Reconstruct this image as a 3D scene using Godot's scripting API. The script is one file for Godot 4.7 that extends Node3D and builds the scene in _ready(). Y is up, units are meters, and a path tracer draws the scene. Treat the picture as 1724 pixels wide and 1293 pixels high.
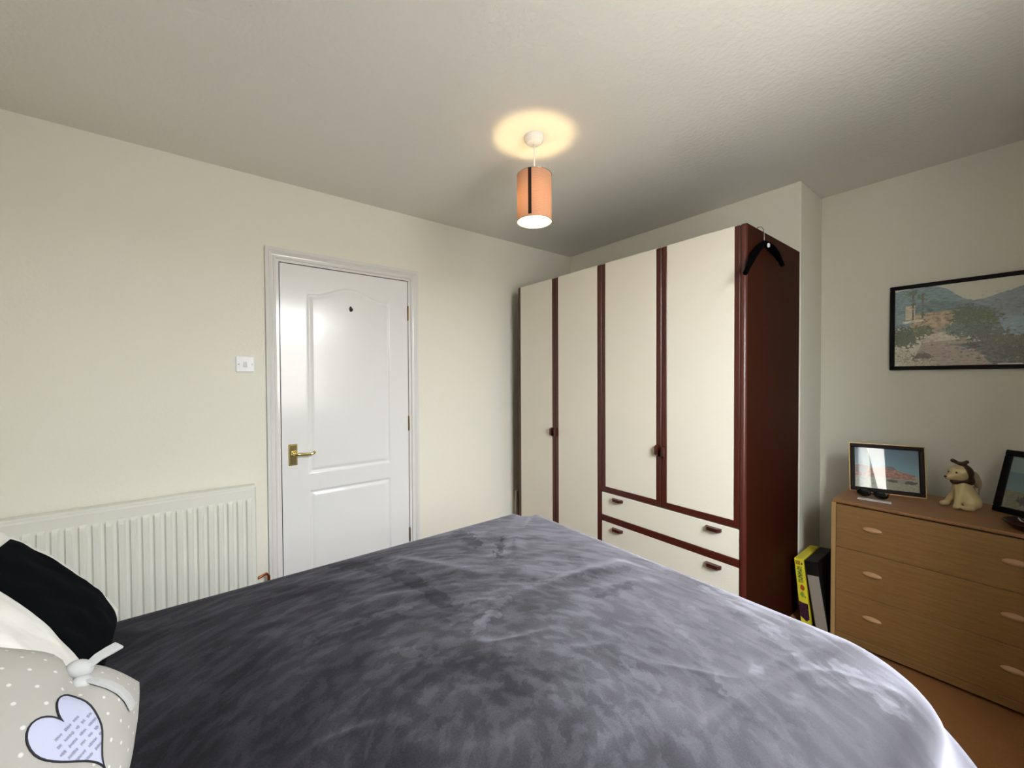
extends Node3D
# A bedroom corner: grey velvet bed, white door, cream-and-mahogany wardrobe, oak chest, glowing pendant.
# Room axes: wall_north is z = ZA, wall_east is x = XB (chimney breast) and x = XC (alcove), floor y = 0.

const ZA := -2.596
const XB := 2.707
const XC := 3.09
const ZC := -0.785
const ZS := 0.38
const XW := -0.75
const CEIL := 2.447
const WT := 0.30

var M := {}
var taken := {}


func _ready() -> void:
	camera_and_light()
	make_materials()
	shell()
	door()
	window()
	radiator()
	light_switch()
	pendant()
	wardrobe()
	hanger()
	bed()
	pillows()
	heart_cushion()
	chest()
	chest_things()
	games()
	wall_picture()
	trunking()


# ---------------------------------------------------------------- camera and light
func camera_and_light() -> void:
	var cam := Camera3D.new()
	cam.name = "camera"
	cam.fov = 88.02
	cam.near = 0.02
	cam.far = 60.0
	cam.transform = Transform3D(Basis(Vector3(0.788969, -0.004856, 0.614414), Vector3(0.013554, 0.999863, -0.009502), Vector3(-0.614284, 0.015825, 0.788926)), Vector3(0, 1.33, 0))
	add_child(cam)
	cam.current = true
	var e := Environment.new()
	var sm := ProceduralSkyMaterial.new()
	sm.sky_top_color = Color(0.62, 0.70, 0.80)
	sm.sky_horizon_color = Color(0.85, 0.88, 0.90)
	sm.ground_bottom_color = Color(0.35, 0.36, 0.33)
	sm.ground_horizon_color = Color(0.6, 0.62, 0.6)
	var sky := Sky.new()
	sky.sky_material = sm
	e.background_mode = Environment.BG_SKY
	e.sky = sky
	e.background_energy_multiplier = 1.0
	e.tonemap_mode = Environment.TONE_MAPPER_LINEAR
	e.tonemap_exposure = 1.0
	e.sdfgi_enabled = true
	e.ssao_enabled = true
	e.ssil_enabled = true
	var we := WorldEnvironment.new()
	we.name = "world_environment"
	we.environment = e
	add_child(we)
	# overcast daylight outside the window of wall_south: the sky, seen slantwise from above, and what the street sends back
	daylight("sky_daylight", Vector3(0.45, WY1 + 0.55, ZS + 0.95), -38.0, Vector2(2.8, 1.5), Color(0.94, 0.975, 1.0), 121.0)
	daylight("street_daylight", Vector3((WX0 + WX1) / 2, (WY0 + WY1) / 2, ZS + 0.27), -10.0, Vector2(WX1 - WX0, WY1 - WY0), Color(1.0, 0.985, 0.95), 4.4)


func daylight(n: String, at: Vector3, tilt: float, size: Vector2, c: Color, energy: float) -> void:
	var a := AreaLight3D.new()
	a.name = n
	a.area_size = size
	a.light_color = c
	a.light_energy = energy
	a.shadow_enabled = true
	a.position = at
	a.rotation_degrees.x = tilt
	add_child(a)


const WX0 := 0.52
const WX1 := 1.32
const WY0 := 0.92
const WY1 := 2.20


# ---------------------------------------------------------------- bookkeeping
func free_name(n: String) -> String:
	if not taken.has(n):
		taken[n] = 0
		return n
	taken[n] += 1
	return "%s_%03d" % [n, taken[n]]


func thing(n: String, label: String, category: String, at := Vector3.ZERO, group := "") -> Node3D:
	var o := Node3D.new()
	o.name = free_name(n)
	o.position = at
	add_child(o)
	tag(o, label, category, group)
	return o


func tag(o: Node, label: String, category: String, group := "") -> void:
	o.set_meta("label", label)
	o.set_meta("category", category)
	if group != "":
		o.set_meta("group", group)


func put(n: String, st, m: Material, parent: Node = null, label := "") -> MeshInstance3D:
	var o := MeshInstance3D.new()
	if st is SurfaceTool:
		st.generate_normals()
		o.mesh = st.commit()
	else:
		o.mesh = st
	o.material_override = m
	if parent == null:
		o.name = free_name(n)
		add_child(o)
	else:
		o.name = n
		parent.add_child(o, true)
	if label != "":
		o.set_meta("label", label)
	return o


func struct(n: String, st, m: Material, label := "") -> MeshInstance3D:
	var o := put(n, st, m)
	o.set_meta("kind", "structure")
	if label != "":
		o.set_meta("label", label)
	return o


# ---------------------------------------------------------------- shapes
func begin() -> SurfaceTool:
	var st := SurfaceTool.new()
	st.begin(Mesh.PRIMITIVE_TRIANGLES)
	return st


func tri(st: SurfaceTool, a: Vector3, b: Vector3, c: Vector3) -> void:
	st.add_vertex(a)
	st.add_vertex(c)
	st.add_vertex(b)


func quad(st: SurfaceTool, a: Vector3, b: Vector3, c: Vector3, d: Vector3) -> void:
	tri(st, a, b, c)
	tri(st, a, c, d)


func convex(st: SurfaceTool, mid: Vector3, pts: Array) -> void:
	# a flat face turned away from mid
	var n: Vector3 = (pts[1] - pts[0]).cross(pts[2] - pts[0])
	var c := Vector3.ZERO
	for p in pts:
		c += p
	c /= pts.size()
	var list := pts.duplicate()
	if n.dot(c - mid) < 0:
		list.reverse()
	for i in range(1, list.size() - 1):
		tri(st, list[0], list[i], list[i + 1])


func box(st: SurfaceTool, lo: Vector3, hi: Vector3, bev := 0.0, xf := Transform3D.IDENTITY) -> void:
	st.set_smooth_group(-1)
	var mid := (lo + hi) / 2
	var h := (hi - lo) / 2
	bev = minf(bev, minf(h.x, minf(h.y, h.z)) * 0.9)
	var wm := xf * mid
	var P := func(sx: int, sy: int, sz: int, ax: int) -> Vector3:
		var v := Vector3(sx * (h.x - (0.0 if ax == 0 else bev)), sy * (h.y - (0.0 if ax == 1 else bev)), sz * (h.z - (0.0 if ax == 2 else bev)))
		return xf * (mid + v)
	for s in [-1, 1]:
		convex(st, wm, [P.call(s, -1, -1, 0), P.call(s, 1, -1, 0), P.call(s, 1, 1, 0), P.call(s, -1, 1, 0)])
		convex(st, wm, [P.call(-1, s, -1, 1), P.call(1, s, -1, 1), P.call(1, s, 1, 1), P.call(-1, s, 1, 1)])
		convex(st, wm, [P.call(-1, -1, s, 2), P.call(1, -1, s, 2), P.call(1, 1, s, 2), P.call(-1, 1, s, 2)])
	if bev <= 0.0:
		return
	for a in [-1, 1]:
		for b in [-1, 1]:
			convex(st, wm, [P.call(a, b, -1, 0), P.call(a, b, 1, 0), P.call(a, b, 1, 1), P.call(a, b, -1, 1)])
			convex(st, wm, [P.call(a, -1, b, 0), P.call(a, 1, b, 0), P.call(a, 1, b, 2), P.call(a, -1, b, 2)])
			convex(st, wm, [P.call(-1, a, b, 1), P.call(1, a, b, 1), P.call(1, a, b, 2), P.call(-1, a, b, 2)])
			for c in [-1, 1]:
				convex(st, wm, [P.call(a, b, c, 0), P.call(a, b, c, 1), P.call(a, b, c, 2)])


func bx(lo: Vector3, hi: Vector3, bev := 0.0) -> SurfaceTool:
	var st := begin()
	box(st, lo, hi, bev)
	return st


func grid(st: SurfaceTool, rows: Array, closed := false, flip := false, smooth := 0) -> void:
	st.set_smooth_group(smooth)
	var n := rows.size()
	var m: int = rows[0].size()
	for i in n - 1:
		for j in (m if closed else m - 1):
			var k := (j + 1) % m
			var q := [[i, j], [i, k], [i + 1, k], [i + 1, j]]
			for t in [[0, 1, 2], [0, 2, 3]]:
				var order: Array = [t[0], t[2], t[1]] if not flip else t
				for w in order:
					var at: Array = q[w]
					var jj: int = at[1]
					if w in [1, 2] and k == 0:
						jj = m
					st.set_uv(Vector2(float(jj) / (m if closed else m - 1), float(at[0]) / (n - 1)))
					st.add_vertex(rows[at[0]][at[1]])


func lathe(st: SurfaceTool, profile: Array, at := Vector3.ZERO, xf := Basis.IDENTITY, seg := 32, smooth := 0) -> void:
	var rows := []
	for p in profile:
		var row := PackedVector3Array()
		for j in seg:
			var a := TAU * j / seg
			row.append(at + xf * Vector3(p.x * cos(a), p.y, p.x * sin(a)))
		rows.append(row)
	grid(st, rows, true, false, smooth)


func tube(st: SurfaceTool, pts: Array, r, seg := 12) -> void:
	# r is a radius, or a list with one per point
	var rows := []
	var up := Vector3.UP
	for i in pts.size():
		var d: Vector3 = (pts[min(i + 1, pts.size() - 1)] - pts[max(i - 1, 0)]).normalized()
		if i == 0 and absf(d.dot(up)) > 0.9:
			up = Vector3.RIGHT
		var s := d.cross(up).normalized()
		up = s.cross(d).normalized()
		var rad: float = r[i] if r is Array else r
		var row := PackedVector3Array()
		for j in seg:
			var a := TAU * j / seg
			row.append(pts[i] + (s * cos(a) + up * sin(a)) * rad)
		rows.append(row)
	var first := PackedVector3Array()
	var last := PackedVector3Array()
	for j in seg:
		first.append(pts[0])
		last.append(pts[-1])
	rows.push_front(first)
	rows.append(last)
	grid(st, rows, true, true)


func ball(st: SurfaceTool, c: Vector3, r: Vector3, b := Basis.IDENTITY, seg := 20) -> void:
	var rows := []
	for i in seg / 2 + 1:
		var t := PI * i / (seg / 2)
		var row := PackedVector3Array()
		for j in seg:
			var a := TAU * j / seg
			row.append(c + b * (Vector3(sin(t) * cos(a), cos(t), sin(t) * sin(a)) * r))
		rows.append(row)
	grid(st, rows, true, true)


func plate(st: SurfaceTool, outline: Array, depth: Vector3) -> void:
	# a flat convex-or-not outline given thickness
	st.set_smooth_group(-1)
	var flat := PackedVector2Array()
	var o: Vector3 = outline[0]
	var ex: Vector3 = (outline[1] - o).normalized()
	var nn := depth.normalized()
	var ey := nn.cross(ex).normalized()
	var mid := Vector3.ZERO
	for p in outline:
		flat.append(Vector2((p - o).dot(ex), (p - o).dot(ey)))
		mid += p
	mid = mid / outline.size() + depth / 2
	var idx := Geometry2D.triangulate_polygon(flat)
	for i in range(0, idx.size(), 3):
		convex(st, mid, [outline[idx[i]], outline[idx[i + 1]], outline[idx[i + 2]]])
		convex(st, mid, [outline[idx[i]] + depth, outline[idx[i + 1]] + depth, outline[idx[i + 2]] + depth])
	var cw := Geometry2D.is_polygon_clockwise(flat)
	for i in outline.size():
		var a: Vector3 = outline[i]
		var b: Vector3 = outline[(i + 1) % outline.size()]
		if cw:
			quad(st, b, a, a + depth, b + depth)
		else:
			quad(st, a, b, b + depth, a + depth)


func card(at: Vector3, u: Vector3, v: Vector3) -> ArrayMesh:
	# a printed sheet: corner, width, height; the picture's top left is at `at + v`
	var st := begin()
	st.set_smooth_group(-1)
	var p := [at, at + u, at + u + v, at + v]
	var uv := [Vector2(0, 1), Vector2(1, 1), Vector2(1, 0), Vector2(0, 0)]
	for t in [0, 2, 1, 0, 3, 2]:
		st.set_uv(uv[t])
		st.add_vertex(p[t])
	st.generate_normals()
	return st.commit()


func smin(a: float, b: float, k: float) -> float:
	var h := clampf(0.5 + 0.5 * (b - a) / k, 0.0, 1.0)
	return lerpf(b, a, h) - k * h * (1.0 - h)


func capsule(p: Vector3, a: Vector3, b: Vector3, ra: float, rb: float) -> float:
	var ab := b - a
	var t := clampf((p - a).dot(ab) / maxf(ab.length_squared(), 1e-9), 0.0, 1.0)
	return (p - a - ab * t).length() - lerpf(ra, rb, t)


func nets(f: Callable, lo: Vector3, hi: Vector3, cell: float) -> SurfaceTool:
	# surface nets: one vertex per crossed cell, one quad per crossed edge
	var n := Vector3i(((hi - lo) / cell).ceil()) + Vector3i.ONE
	var val := PackedFloat32Array()
	val.resize(n.x * n.y * n.z)
	var k := 0
	for z in n.z:
		for y in n.y:
			for x in n.x:
				val[k] = f.call(lo + Vector3(x, y, z) * cell)
				k += 1
	var at := func(x: int, y: int, z: int) -> int: return x + n.x * (y + n.y * z)
	var vert := {}
	for z in n.z - 1:
		for y in n.y - 1:
			for x in n.x - 1:
				var sum := Vector3.ZERO
				var cnt := 0
				var c := []
				for i in 8:
					c.append(val[at.call(x + (i & 1), y + ((i >> 1) & 1), z + (i >> 2))])
				for i in 8:
					for b in [1, 2, 4]:
						if i & b == 0 and (c[i] < 0) != (c[i | b] < 0):
							var t: float = c[i] / (c[i] - c[i | b])
							var p0 := Vector3(i & 1, (i >> 1) & 1, i >> 2)
							var p1 := Vector3((i | b) & 1, ((i | b) >> 1) & 1, (i | b) >> 2)
							sum += p0.lerp(p1, t)
							cnt += 1
				if cnt:
					vert[at.call(x, y, z)] = lo + (Vector3(x, y, z) + sum / cnt) * cell
	var st := begin()
	st.set_smooth_group(0)
	var step := [Vector3i(1, 0, 0), Vector3i(0, 1, 0), Vector3i(0, 0, 1)]
	for z in range(1, n.z - 1):
		for y in range(1, n.y - 1):
			for x in range(1, n.x - 1):
				var a: float = val[at.call(x, y, z)]
				for ax in 3:
					var s: Vector3i = step[ax]
					var b: float = val[at.call(x + s.x, y + s.y, z + s.z)]
					if (a < 0) == (b < 0):
						continue
					var u: Vector3i = step[(ax + 1) % 3]
					var v: Vector3i = step[(ax + 2) % 3]
					var q := []
					for d in [Vector3i.ZERO, u, u + v, v]:
						q.append(vert[at.call(x - d.x, y - d.y, z - d.z)])
					if a < 0:
						quad(st, q[0], q[1], q[2], q[3])
					else:
						quad(st, q[3], q[2], q[1], q[0])
	return st


# ---------------------------------------------------------------- materials
func mat(n: String, c: Color, rough := 0.6, metal := 0.0) -> StandardMaterial3D:
	var m := StandardMaterial3D.new()
	m.resource_name = n
	m.albedo_color = c
	m.roughness = rough
	m.metallic = metal
	M[n] = m
	return m


func noise(freq: float, kind := FastNoiseLite.TYPE_SIMPLEX_SMOOTH, octaves := 4, seed_ := 7) -> FastNoiseLite:
	var f := FastNoiseLite.new()
	f.seed = seed_
	f.frequency = freq
	f.noise_type = kind
	f.fractal_type = FastNoiseLite.FRACTAL_FBM
	f.fractal_octaves = octaves
	return f


func paint(w: int, h: int, f: Callable) -> Image:
	var im := Image.create(w, h, false, Image.FORMAT_RGB8)
	for y in h:
		for x in w:
			im.set_pixel(x, y, f.call(x, y))
	return im


func tex(im: Image) -> ImageTexture:
	return ImageTexture.create_from_image(im)


func relief(m: StandardMaterial3D, f: FastNoiseLite, size: int, depth: float, scale: Vector3) -> void:
	var t := NoiseTexture2D.new()
	t.width = size
	t.height = size
	t.seamless = true
	t.noise = f
	t.as_normal_map = true
	t.bump_strength = depth
	m.normal_enabled = true
	m.normal_texture = t
	m.uv1_triplanar = true
	m.uv1_scale = scale


func ramped(f: FastNoiseLite, size: int, stops: Array) -> NoiseTexture2D:
	var g := Gradient.new()
	g.offsets = PackedFloat32Array(stops.map(func(s): return s[0]))
	g.colors = PackedColorArray(stops.map(func(s): return s[1]))
	var t := NoiseTexture2D.new()
	t.width = size
	t.height = size
	t.seamless = true
	t.noise = f
	t.color_ramp = g
	return t


func wood(base: Color, dark: Color, across: bool, seed_: int) -> ImageTexture:
	var f := noise(0.02, FastNoiseLite.TYPE_SIMPLEX_SMOOTH, 4, seed_)
	var g := noise(0.5, FastNoiseLite.TYPE_SIMPLEX_SMOOTH, 2, seed_ + 1)
	return tex(paint(512, 512, func(x, y):
		var u: float = x if across else y
		var v: float = y if across else x
		var wrap := absf(u - 256.0)
		var wv := absf(v - 256.0)
		var a := f.get_noise_2d(wrap * 0.35, wv * 3.0) * 0.5 + 0.5
		var line := pow(absf(sin(a * 16.0)), 6.0) * 0.35
		var pore := clampf(g.get_noise_2d(wrap * 0.05, wv * 1.3) * 0.9, 0.0, 1.0) * 0.5
		return base.lerp(dark, clampf(a * 0.5 + line * 0.5 + pore * 0.5, 0.0, 1.0))))


func make_materials() -> void:
	var m := mat("wall_paint", Color(0.915, 0.903, 0.855), 0.85)
	relief(m, noise(0.06), 256, 0.5, Vector3(4, 4, 4))
	m = mat("ceiling_paint", Color(0.92, 0.91, 0.885), 0.9)
	relief(m, noise(0.05, FastNoiseLite.TYPE_SIMPLEX_SMOOTH, 5), 256, 0.8, Vector3(3, 3, 3))
	m = mat("gloss_white", Color(0.89, 0.885, 0.875), 0.16)
	m = mat("door_white", Color(0.915, 0.915, 0.915), 0.16)
	var gr := noise(0.02, FastNoiseLite.TYPE_SIMPLEX_SMOOTH, 3, 21)
	var grain := paint(512, 512, func(x, y):
		var v := gr.get_noise_2d(absf(x - 256.0) * 1.1, absf(y - 256.0) * 0.16)
		var r := absf(sin(v * 26.0))
		return Color(1, 1, 1) * (1.0 - pow(1.0 - r, 3.0) * 0.8))
	grain.bump_map_to_normal_map(1.6)
	m.normal_enabled = true
	m.normal_texture = tex(grain)
	m.normal_scale = 0.12
	m.uv1_triplanar = true
	m.uv1_scale = Vector3(2.2, 1.6, 2.2)
	mat("radiator_white", Color(0.89, 0.89, 0.855), 0.4)
	mat("plastic_white", Color(0.93, 0.93, 0.94), 0.25)
	mat("switch_grey", Color(0.80, 0.80, 0.81), 0.3)
	mat("steel", Color(0.75, 0.75, 0.75), 0.25, 1.0)
	mat("brass", Color(0.87, 0.79, 0.54), 0.12, 1.0)
	mat("old_brass", Color(0.52, 0.42, 0.25), 0.35, 1.0)
	mat("copper", Color(0.72, 0.45, 0.28), 0.35, 1.0)
	mat("dark_bronze", Color(0.25, 0.22, 0.17), 0.3, 0.8)
	mat("gap_dark", Color(0.05, 0.045, 0.04), 0.9)
	m = mat("carpet", Color(1, 1, 1), 1.0)
	var cf := noise(0.35, FastNoiseLite.TYPE_SIMPLEX, 3, 3)
	m.albedo_texture = ramped(cf, 512, [[0.0, Color(0.58, 0.38, 0.20)], [1.0, Color(0.80, 0.57, 0.34)]])
	relief(m, cf, 512, 8.0, Vector3(2.5, 2.5, 2.5))
	# wardrobe
	m = mat("wardrobe_cream", Color(0.89, 0.865, 0.81), 0.4)
	relief(m, noise(0.08), 256, 0.8, Vector3(6, 6, 6))
	m = mat("mahogany", Color(1, 1, 1), 0.34)
	m.albedo_texture = wood(Color(0.31, 0.125, 0.085), Color(0.22, 0.075, 0.05), false, 40)
	m.uv1_triplanar = true
	m.uv1_scale = Vector3(1.5, 1.0, 1.5)
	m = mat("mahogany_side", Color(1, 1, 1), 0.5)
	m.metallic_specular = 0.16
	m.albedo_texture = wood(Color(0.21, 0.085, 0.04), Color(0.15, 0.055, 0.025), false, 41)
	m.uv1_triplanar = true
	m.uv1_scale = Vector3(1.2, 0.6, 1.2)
	mat("pull_brown", Color(0.24, 0.10, 0.075), 0.25)
	# oak chest
	m = mat("oak", Color(1, 1, 1), 0.5)
	m.albedo_texture = wood(Color(0.61, 0.465, 0.285), Color(0.455, 0.325, 0.165), true, 60)
	m.uv1_triplanar = true
	m.uv1_scale = Vector3(1.3, 1.9, 1.3)
	m = mat("oak_top", Color(1, 1, 1), 0.42)
	m.albedo_texture = wood(Color(0.62, 0.45, 0.29), Color(0.49, 0.33, 0.19), false, 61)
	m.uv1_triplanar = true
	m.uv1_scale = Vector3(1.9, 1.3, 1.3)
	mat("oak_pull", Color(0.72, 0.56, 0.40), 0.4)
	mat("oak_edge", Color(0.70, 0.56, 0.37), 0.5)
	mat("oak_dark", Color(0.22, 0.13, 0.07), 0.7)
	# cloth
	m = mat("velvet", Color(0.955, 0.94, 1.0), 0.85)
	# the pile leans towards the foot of the bed, and hands have brushed patches of it more or less over
	var nap := noise(0.042, FastNoiseLite.TYPE_SIMPLEX_SMOOTH, 4, 11)
	nap.domain_warp_enabled = true
	nap.domain_warp_amplitude = 20.0
	nap.domain_warp_frequency = 0.03
	nap.domain_warp_fractal_octaves = 3
	var soft := noise(0.008, FastNoiseLite.TYPE_SIMPLEX_SMOOTH, 3, 17)
	var fluff := noise(0.5, FastNoiseLite.TYPE_SIMPLEX, 2, 19)
	# marks left by a hand: [where along the bed, how much the pile is turned there, half width in metres]
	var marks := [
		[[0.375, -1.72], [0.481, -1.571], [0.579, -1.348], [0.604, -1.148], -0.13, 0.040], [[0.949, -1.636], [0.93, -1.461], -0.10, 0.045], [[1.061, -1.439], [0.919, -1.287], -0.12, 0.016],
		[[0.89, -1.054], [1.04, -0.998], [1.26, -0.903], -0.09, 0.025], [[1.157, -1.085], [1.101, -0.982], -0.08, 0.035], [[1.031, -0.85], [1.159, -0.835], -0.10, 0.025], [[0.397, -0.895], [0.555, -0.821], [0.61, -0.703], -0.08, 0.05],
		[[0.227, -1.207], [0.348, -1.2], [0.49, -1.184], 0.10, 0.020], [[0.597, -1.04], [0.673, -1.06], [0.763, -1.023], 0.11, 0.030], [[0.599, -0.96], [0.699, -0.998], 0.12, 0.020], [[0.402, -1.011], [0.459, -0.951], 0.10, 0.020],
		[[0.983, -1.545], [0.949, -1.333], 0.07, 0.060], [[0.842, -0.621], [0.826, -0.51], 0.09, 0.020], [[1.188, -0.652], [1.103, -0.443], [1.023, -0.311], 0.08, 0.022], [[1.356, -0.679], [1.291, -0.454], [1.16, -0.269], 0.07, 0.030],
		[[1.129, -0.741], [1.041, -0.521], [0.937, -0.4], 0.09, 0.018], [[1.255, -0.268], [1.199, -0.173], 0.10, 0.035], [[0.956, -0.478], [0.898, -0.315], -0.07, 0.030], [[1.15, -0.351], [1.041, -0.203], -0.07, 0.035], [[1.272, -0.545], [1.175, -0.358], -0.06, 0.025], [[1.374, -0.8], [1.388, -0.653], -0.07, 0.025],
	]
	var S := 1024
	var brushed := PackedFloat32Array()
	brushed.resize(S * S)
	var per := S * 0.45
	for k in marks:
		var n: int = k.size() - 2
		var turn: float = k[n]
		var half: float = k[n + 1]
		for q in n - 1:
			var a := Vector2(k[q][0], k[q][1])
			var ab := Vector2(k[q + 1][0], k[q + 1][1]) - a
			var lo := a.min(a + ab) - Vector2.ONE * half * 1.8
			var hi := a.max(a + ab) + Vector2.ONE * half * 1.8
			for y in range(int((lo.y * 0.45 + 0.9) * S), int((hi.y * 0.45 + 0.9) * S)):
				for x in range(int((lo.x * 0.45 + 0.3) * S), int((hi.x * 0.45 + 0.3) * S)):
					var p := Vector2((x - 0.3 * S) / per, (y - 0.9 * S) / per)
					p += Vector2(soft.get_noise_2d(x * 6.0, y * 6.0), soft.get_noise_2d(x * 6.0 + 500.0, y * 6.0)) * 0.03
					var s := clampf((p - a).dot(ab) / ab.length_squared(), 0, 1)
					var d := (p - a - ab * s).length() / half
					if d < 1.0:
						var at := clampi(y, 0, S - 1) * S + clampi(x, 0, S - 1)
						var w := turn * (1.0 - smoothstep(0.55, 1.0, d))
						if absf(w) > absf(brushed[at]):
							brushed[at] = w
	var tone := PackedByteArray()
	var pile := PackedByteArray()
	tone.resize(S * S * 3)
	pile.resize(S * S * 3)
	var i := 0
	for y in S:
		for x in S:
			# strokes sweep round in a wide arc, across the bed at the pillows and along it at the foot
			var rx := x - 0.4575 * S
			var ry := y - 0.6525 * S
			var rr := sqrt(rx * rx + ry * ry)
			var a := sqrt(rr * rr + 22000.0) * 1.45
			var b := atan2(rx + ry, rx - ry) * 250.0 * rr / (rr + 170.0)
			var p := smoothstep(-0.22, 0.34, nap.get_noise_2d(a, b)) - 0.5
			var q := soft.get_noise_2d(b * 1.6 + 300.0, a * 1.6)
			var f := fluff.get_noise_2d(x, y)
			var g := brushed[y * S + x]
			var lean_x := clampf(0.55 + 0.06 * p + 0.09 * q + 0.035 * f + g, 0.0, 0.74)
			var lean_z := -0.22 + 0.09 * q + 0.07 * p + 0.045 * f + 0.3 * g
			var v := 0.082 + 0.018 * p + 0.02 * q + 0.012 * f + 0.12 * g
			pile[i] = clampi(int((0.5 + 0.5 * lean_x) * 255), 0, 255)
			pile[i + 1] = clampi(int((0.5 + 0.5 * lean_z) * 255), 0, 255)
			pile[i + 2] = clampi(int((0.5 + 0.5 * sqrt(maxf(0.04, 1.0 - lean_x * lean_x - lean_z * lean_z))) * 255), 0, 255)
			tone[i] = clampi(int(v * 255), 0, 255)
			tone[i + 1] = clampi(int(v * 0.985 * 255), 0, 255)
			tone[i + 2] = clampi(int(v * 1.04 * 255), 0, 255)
			i += 3
	m.albedo_texture = tex(Image.create_from_data(S, S, false, Image.FORMAT_RGB8, tone))
	m.normal_enabled = true
	m.normal_texture = tex(Image.create_from_data(S, S, false, Image.FORMAT_RGB8, pile))
	m.uv1_triplanar = true
	m.uv1_scale = Vector3(0.45, 0.45, 0.45)
	m.uv1_offset = Vector3(0.3, 0.3, 0.9)
	m.metallic_specular = 0.08
	m.rim_enabled = true
	m.rim = 0.68
	m.rim_tint = 1.0
	mat("divan", Color(0.55, 0.53, 0.5), 0.9)
	mat("mattress", Color(0.88, 0.87, 0.85), 0.9)
	m = mat("pillow_white", Color(0.92, 0.915, 0.90), 0.9)
	relief(m, noise(0.02), 256, 3.0, Vector3(2, 2, 2))
	m = mat("pillow_navy", Color(0.02, 0.03, 0.045), 0.9)
	m.metallic_specular = 0.15
	m = mat("cushion_cloth", Color(1, 1, 1), 0.95)
	m.albedo_texture = tex(dots())
	mat("ribbon", Color(0.70, 0.70, 0.70), 0.8)
	m = mat("heart_cloth", Color(1, 1, 1), 0.9)
	m.albedo_texture = tex(heart_print())
	mat("stitch", Color(0.10, 0.10, 0.13), 0.8)
	# lamp
	m = mat("shade_cloth", Color(0.92, 0.735, 0.625), 0.9)
	m.cull_mode = BaseMaterial3D.CULL_DISABLED
	m.backlight_enabled = true
	m.backlight = Color(0.85, 0.84, 0.82)
	var wv := noise(0.4, FastNoiseLite.TYPE_SIMPLEX, 2, 5)
	m.albedo_texture = tex(paint(256, 256, func(x, y): return Color(1, 1, 1) * (0.86 + 0.14 * (0.5 + 0.5 * sin(y * 1.1 + 2.0 * wv.get_noise_2d(x * 0.2, y * 0.1))) * (0.9 + 0.3 * wv.get_noise_2d(x * 0.9, y * 0.15)))))
	m = mat("shade_lining", Color(0.93, 0.92, 0.90), 0.9)
	m.cull_mode = BaseMaterial3D.CULL_DISABLED
	m.backlight_enabled = true
	m.backlight = Color(0.45, 0.45, 0.45)
	mat("shade_seam", Color(0.16, 0.07, 0.05), 0.8)
	m = mat("bulb", Color(1, 0.95, 0.85), 0.5)
	m.emission_enabled = true
	m.emission = Color(1.0, 0.86, 0.66)
	m.emission_energy_multiplier = 6.0
	mat("black_frame", Color(0.03, 0.025, 0.025), 0.45).metallic_specular = 0.3
	mat("brown_frame", Color(0.10, 0.045, 0.035), 0.5).metallic_specular = 0.3
	mat("gold_edge", Color(0.72, 0.60, 0.42), 0.35, 0.7)
	m = mat("glass", Color(1, 1, 1, 0.05), 0.02)
	m.transparency = BaseMaterial3D.TRANSPARENCY_ALPHA
	mat("black_gloss", Color(0.03, 0.03, 0.035), 0.2)
	m = mat("black_flock", Color(0.012, 0.012, 0.014), 0.9)
	m.metallic_specular = 0.1
	mat("cream_china", Color(0.78, 0.71, 0.53), 0.3)
	mat("brown_china", Color(0.24, 0.14, 0.09), 0.4)
	mat("taupe_china", Color(0.60, 0.53, 0.43), 0.5)
	mat("dark_lens", Color(0.05, 0.06, 0.05), 0.08)
	mat("dish_wood", Color(0.20, 0.075, 0.04), 0.3)
	mat("box_yellow", Color(0.86, 0.80, 0.20), 0.45)
	mat("box_black", Color(0.03, 0.03, 0.035), 0.5)
	mat("box_grey", Color(0.62, 0.58, 0.54), 0.6)
	m = mat("upvc", Color(0.93, 0.93, 0.93), 0.3)


func print_mat(n: String, im: Image, rough := 0.6) -> StandardMaterial3D:
	var m := mat(n, Color(1, 1, 1), rough)
	m.albedo_texture = tex(im)
	m.texture_repeat = false
	return m


# ---------------------------------------------------------------- prints
func dots() -> Image:
	var im := Image.create(512, 512, false, Image.FORMAT_RGB8)
	im.fill(Color(0.65, 0.637, 0.615))
	var r := RandomNumberGenerator.new()
	r.seed = 5
	for k in 17:
		for j in 17:
			var cx := (k + 0.5 + (0.5 if j % 2 else 0.0)) * 30.0 + r.randf_range(-3, 3)
			var cy := (j + 0.5) * 30.0 + r.randf_range(-3, 3)
			for y in range(-4, 5):
				for x in range(-4, 5):
					if x * x + y * y <= 6:
						im.set_pixel(posmod(int(cx) + x, 512), posmod(int(cy) + y, 512), Color(0.80, 0.80, 0.79))
	return im


func heart_print() -> Image:
	# rows of small blurred grey words, as they read from here
	var im := Image.create(256, 256, false, Image.FORMAT_RGB8)
	im.fill(Color(0.70, 0.71, 0.80))
	var r := RandomNumberGenerator.new()
	r.seed = 12
	for row in 6:
		var x := 52 + absi(row - 2) * 10
		while x < 204 - absi(row - 2) * 8:
			var w := r.randi_range(14, 40)
			for dx in w:
				var hgt := 5 + r.randi_range(0, 6)
				for dy in hgt:
					var c := Color(0.56, 0.57, 0.65) if r.randf() < 0.72 else Color(0.42, 0.42, 0.52)
					im.set_pixel(clampi(x + dx, 0, 255), 62 + row * 22 + dy - hgt / 2, c)
			x += w + 12
	return im


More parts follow.
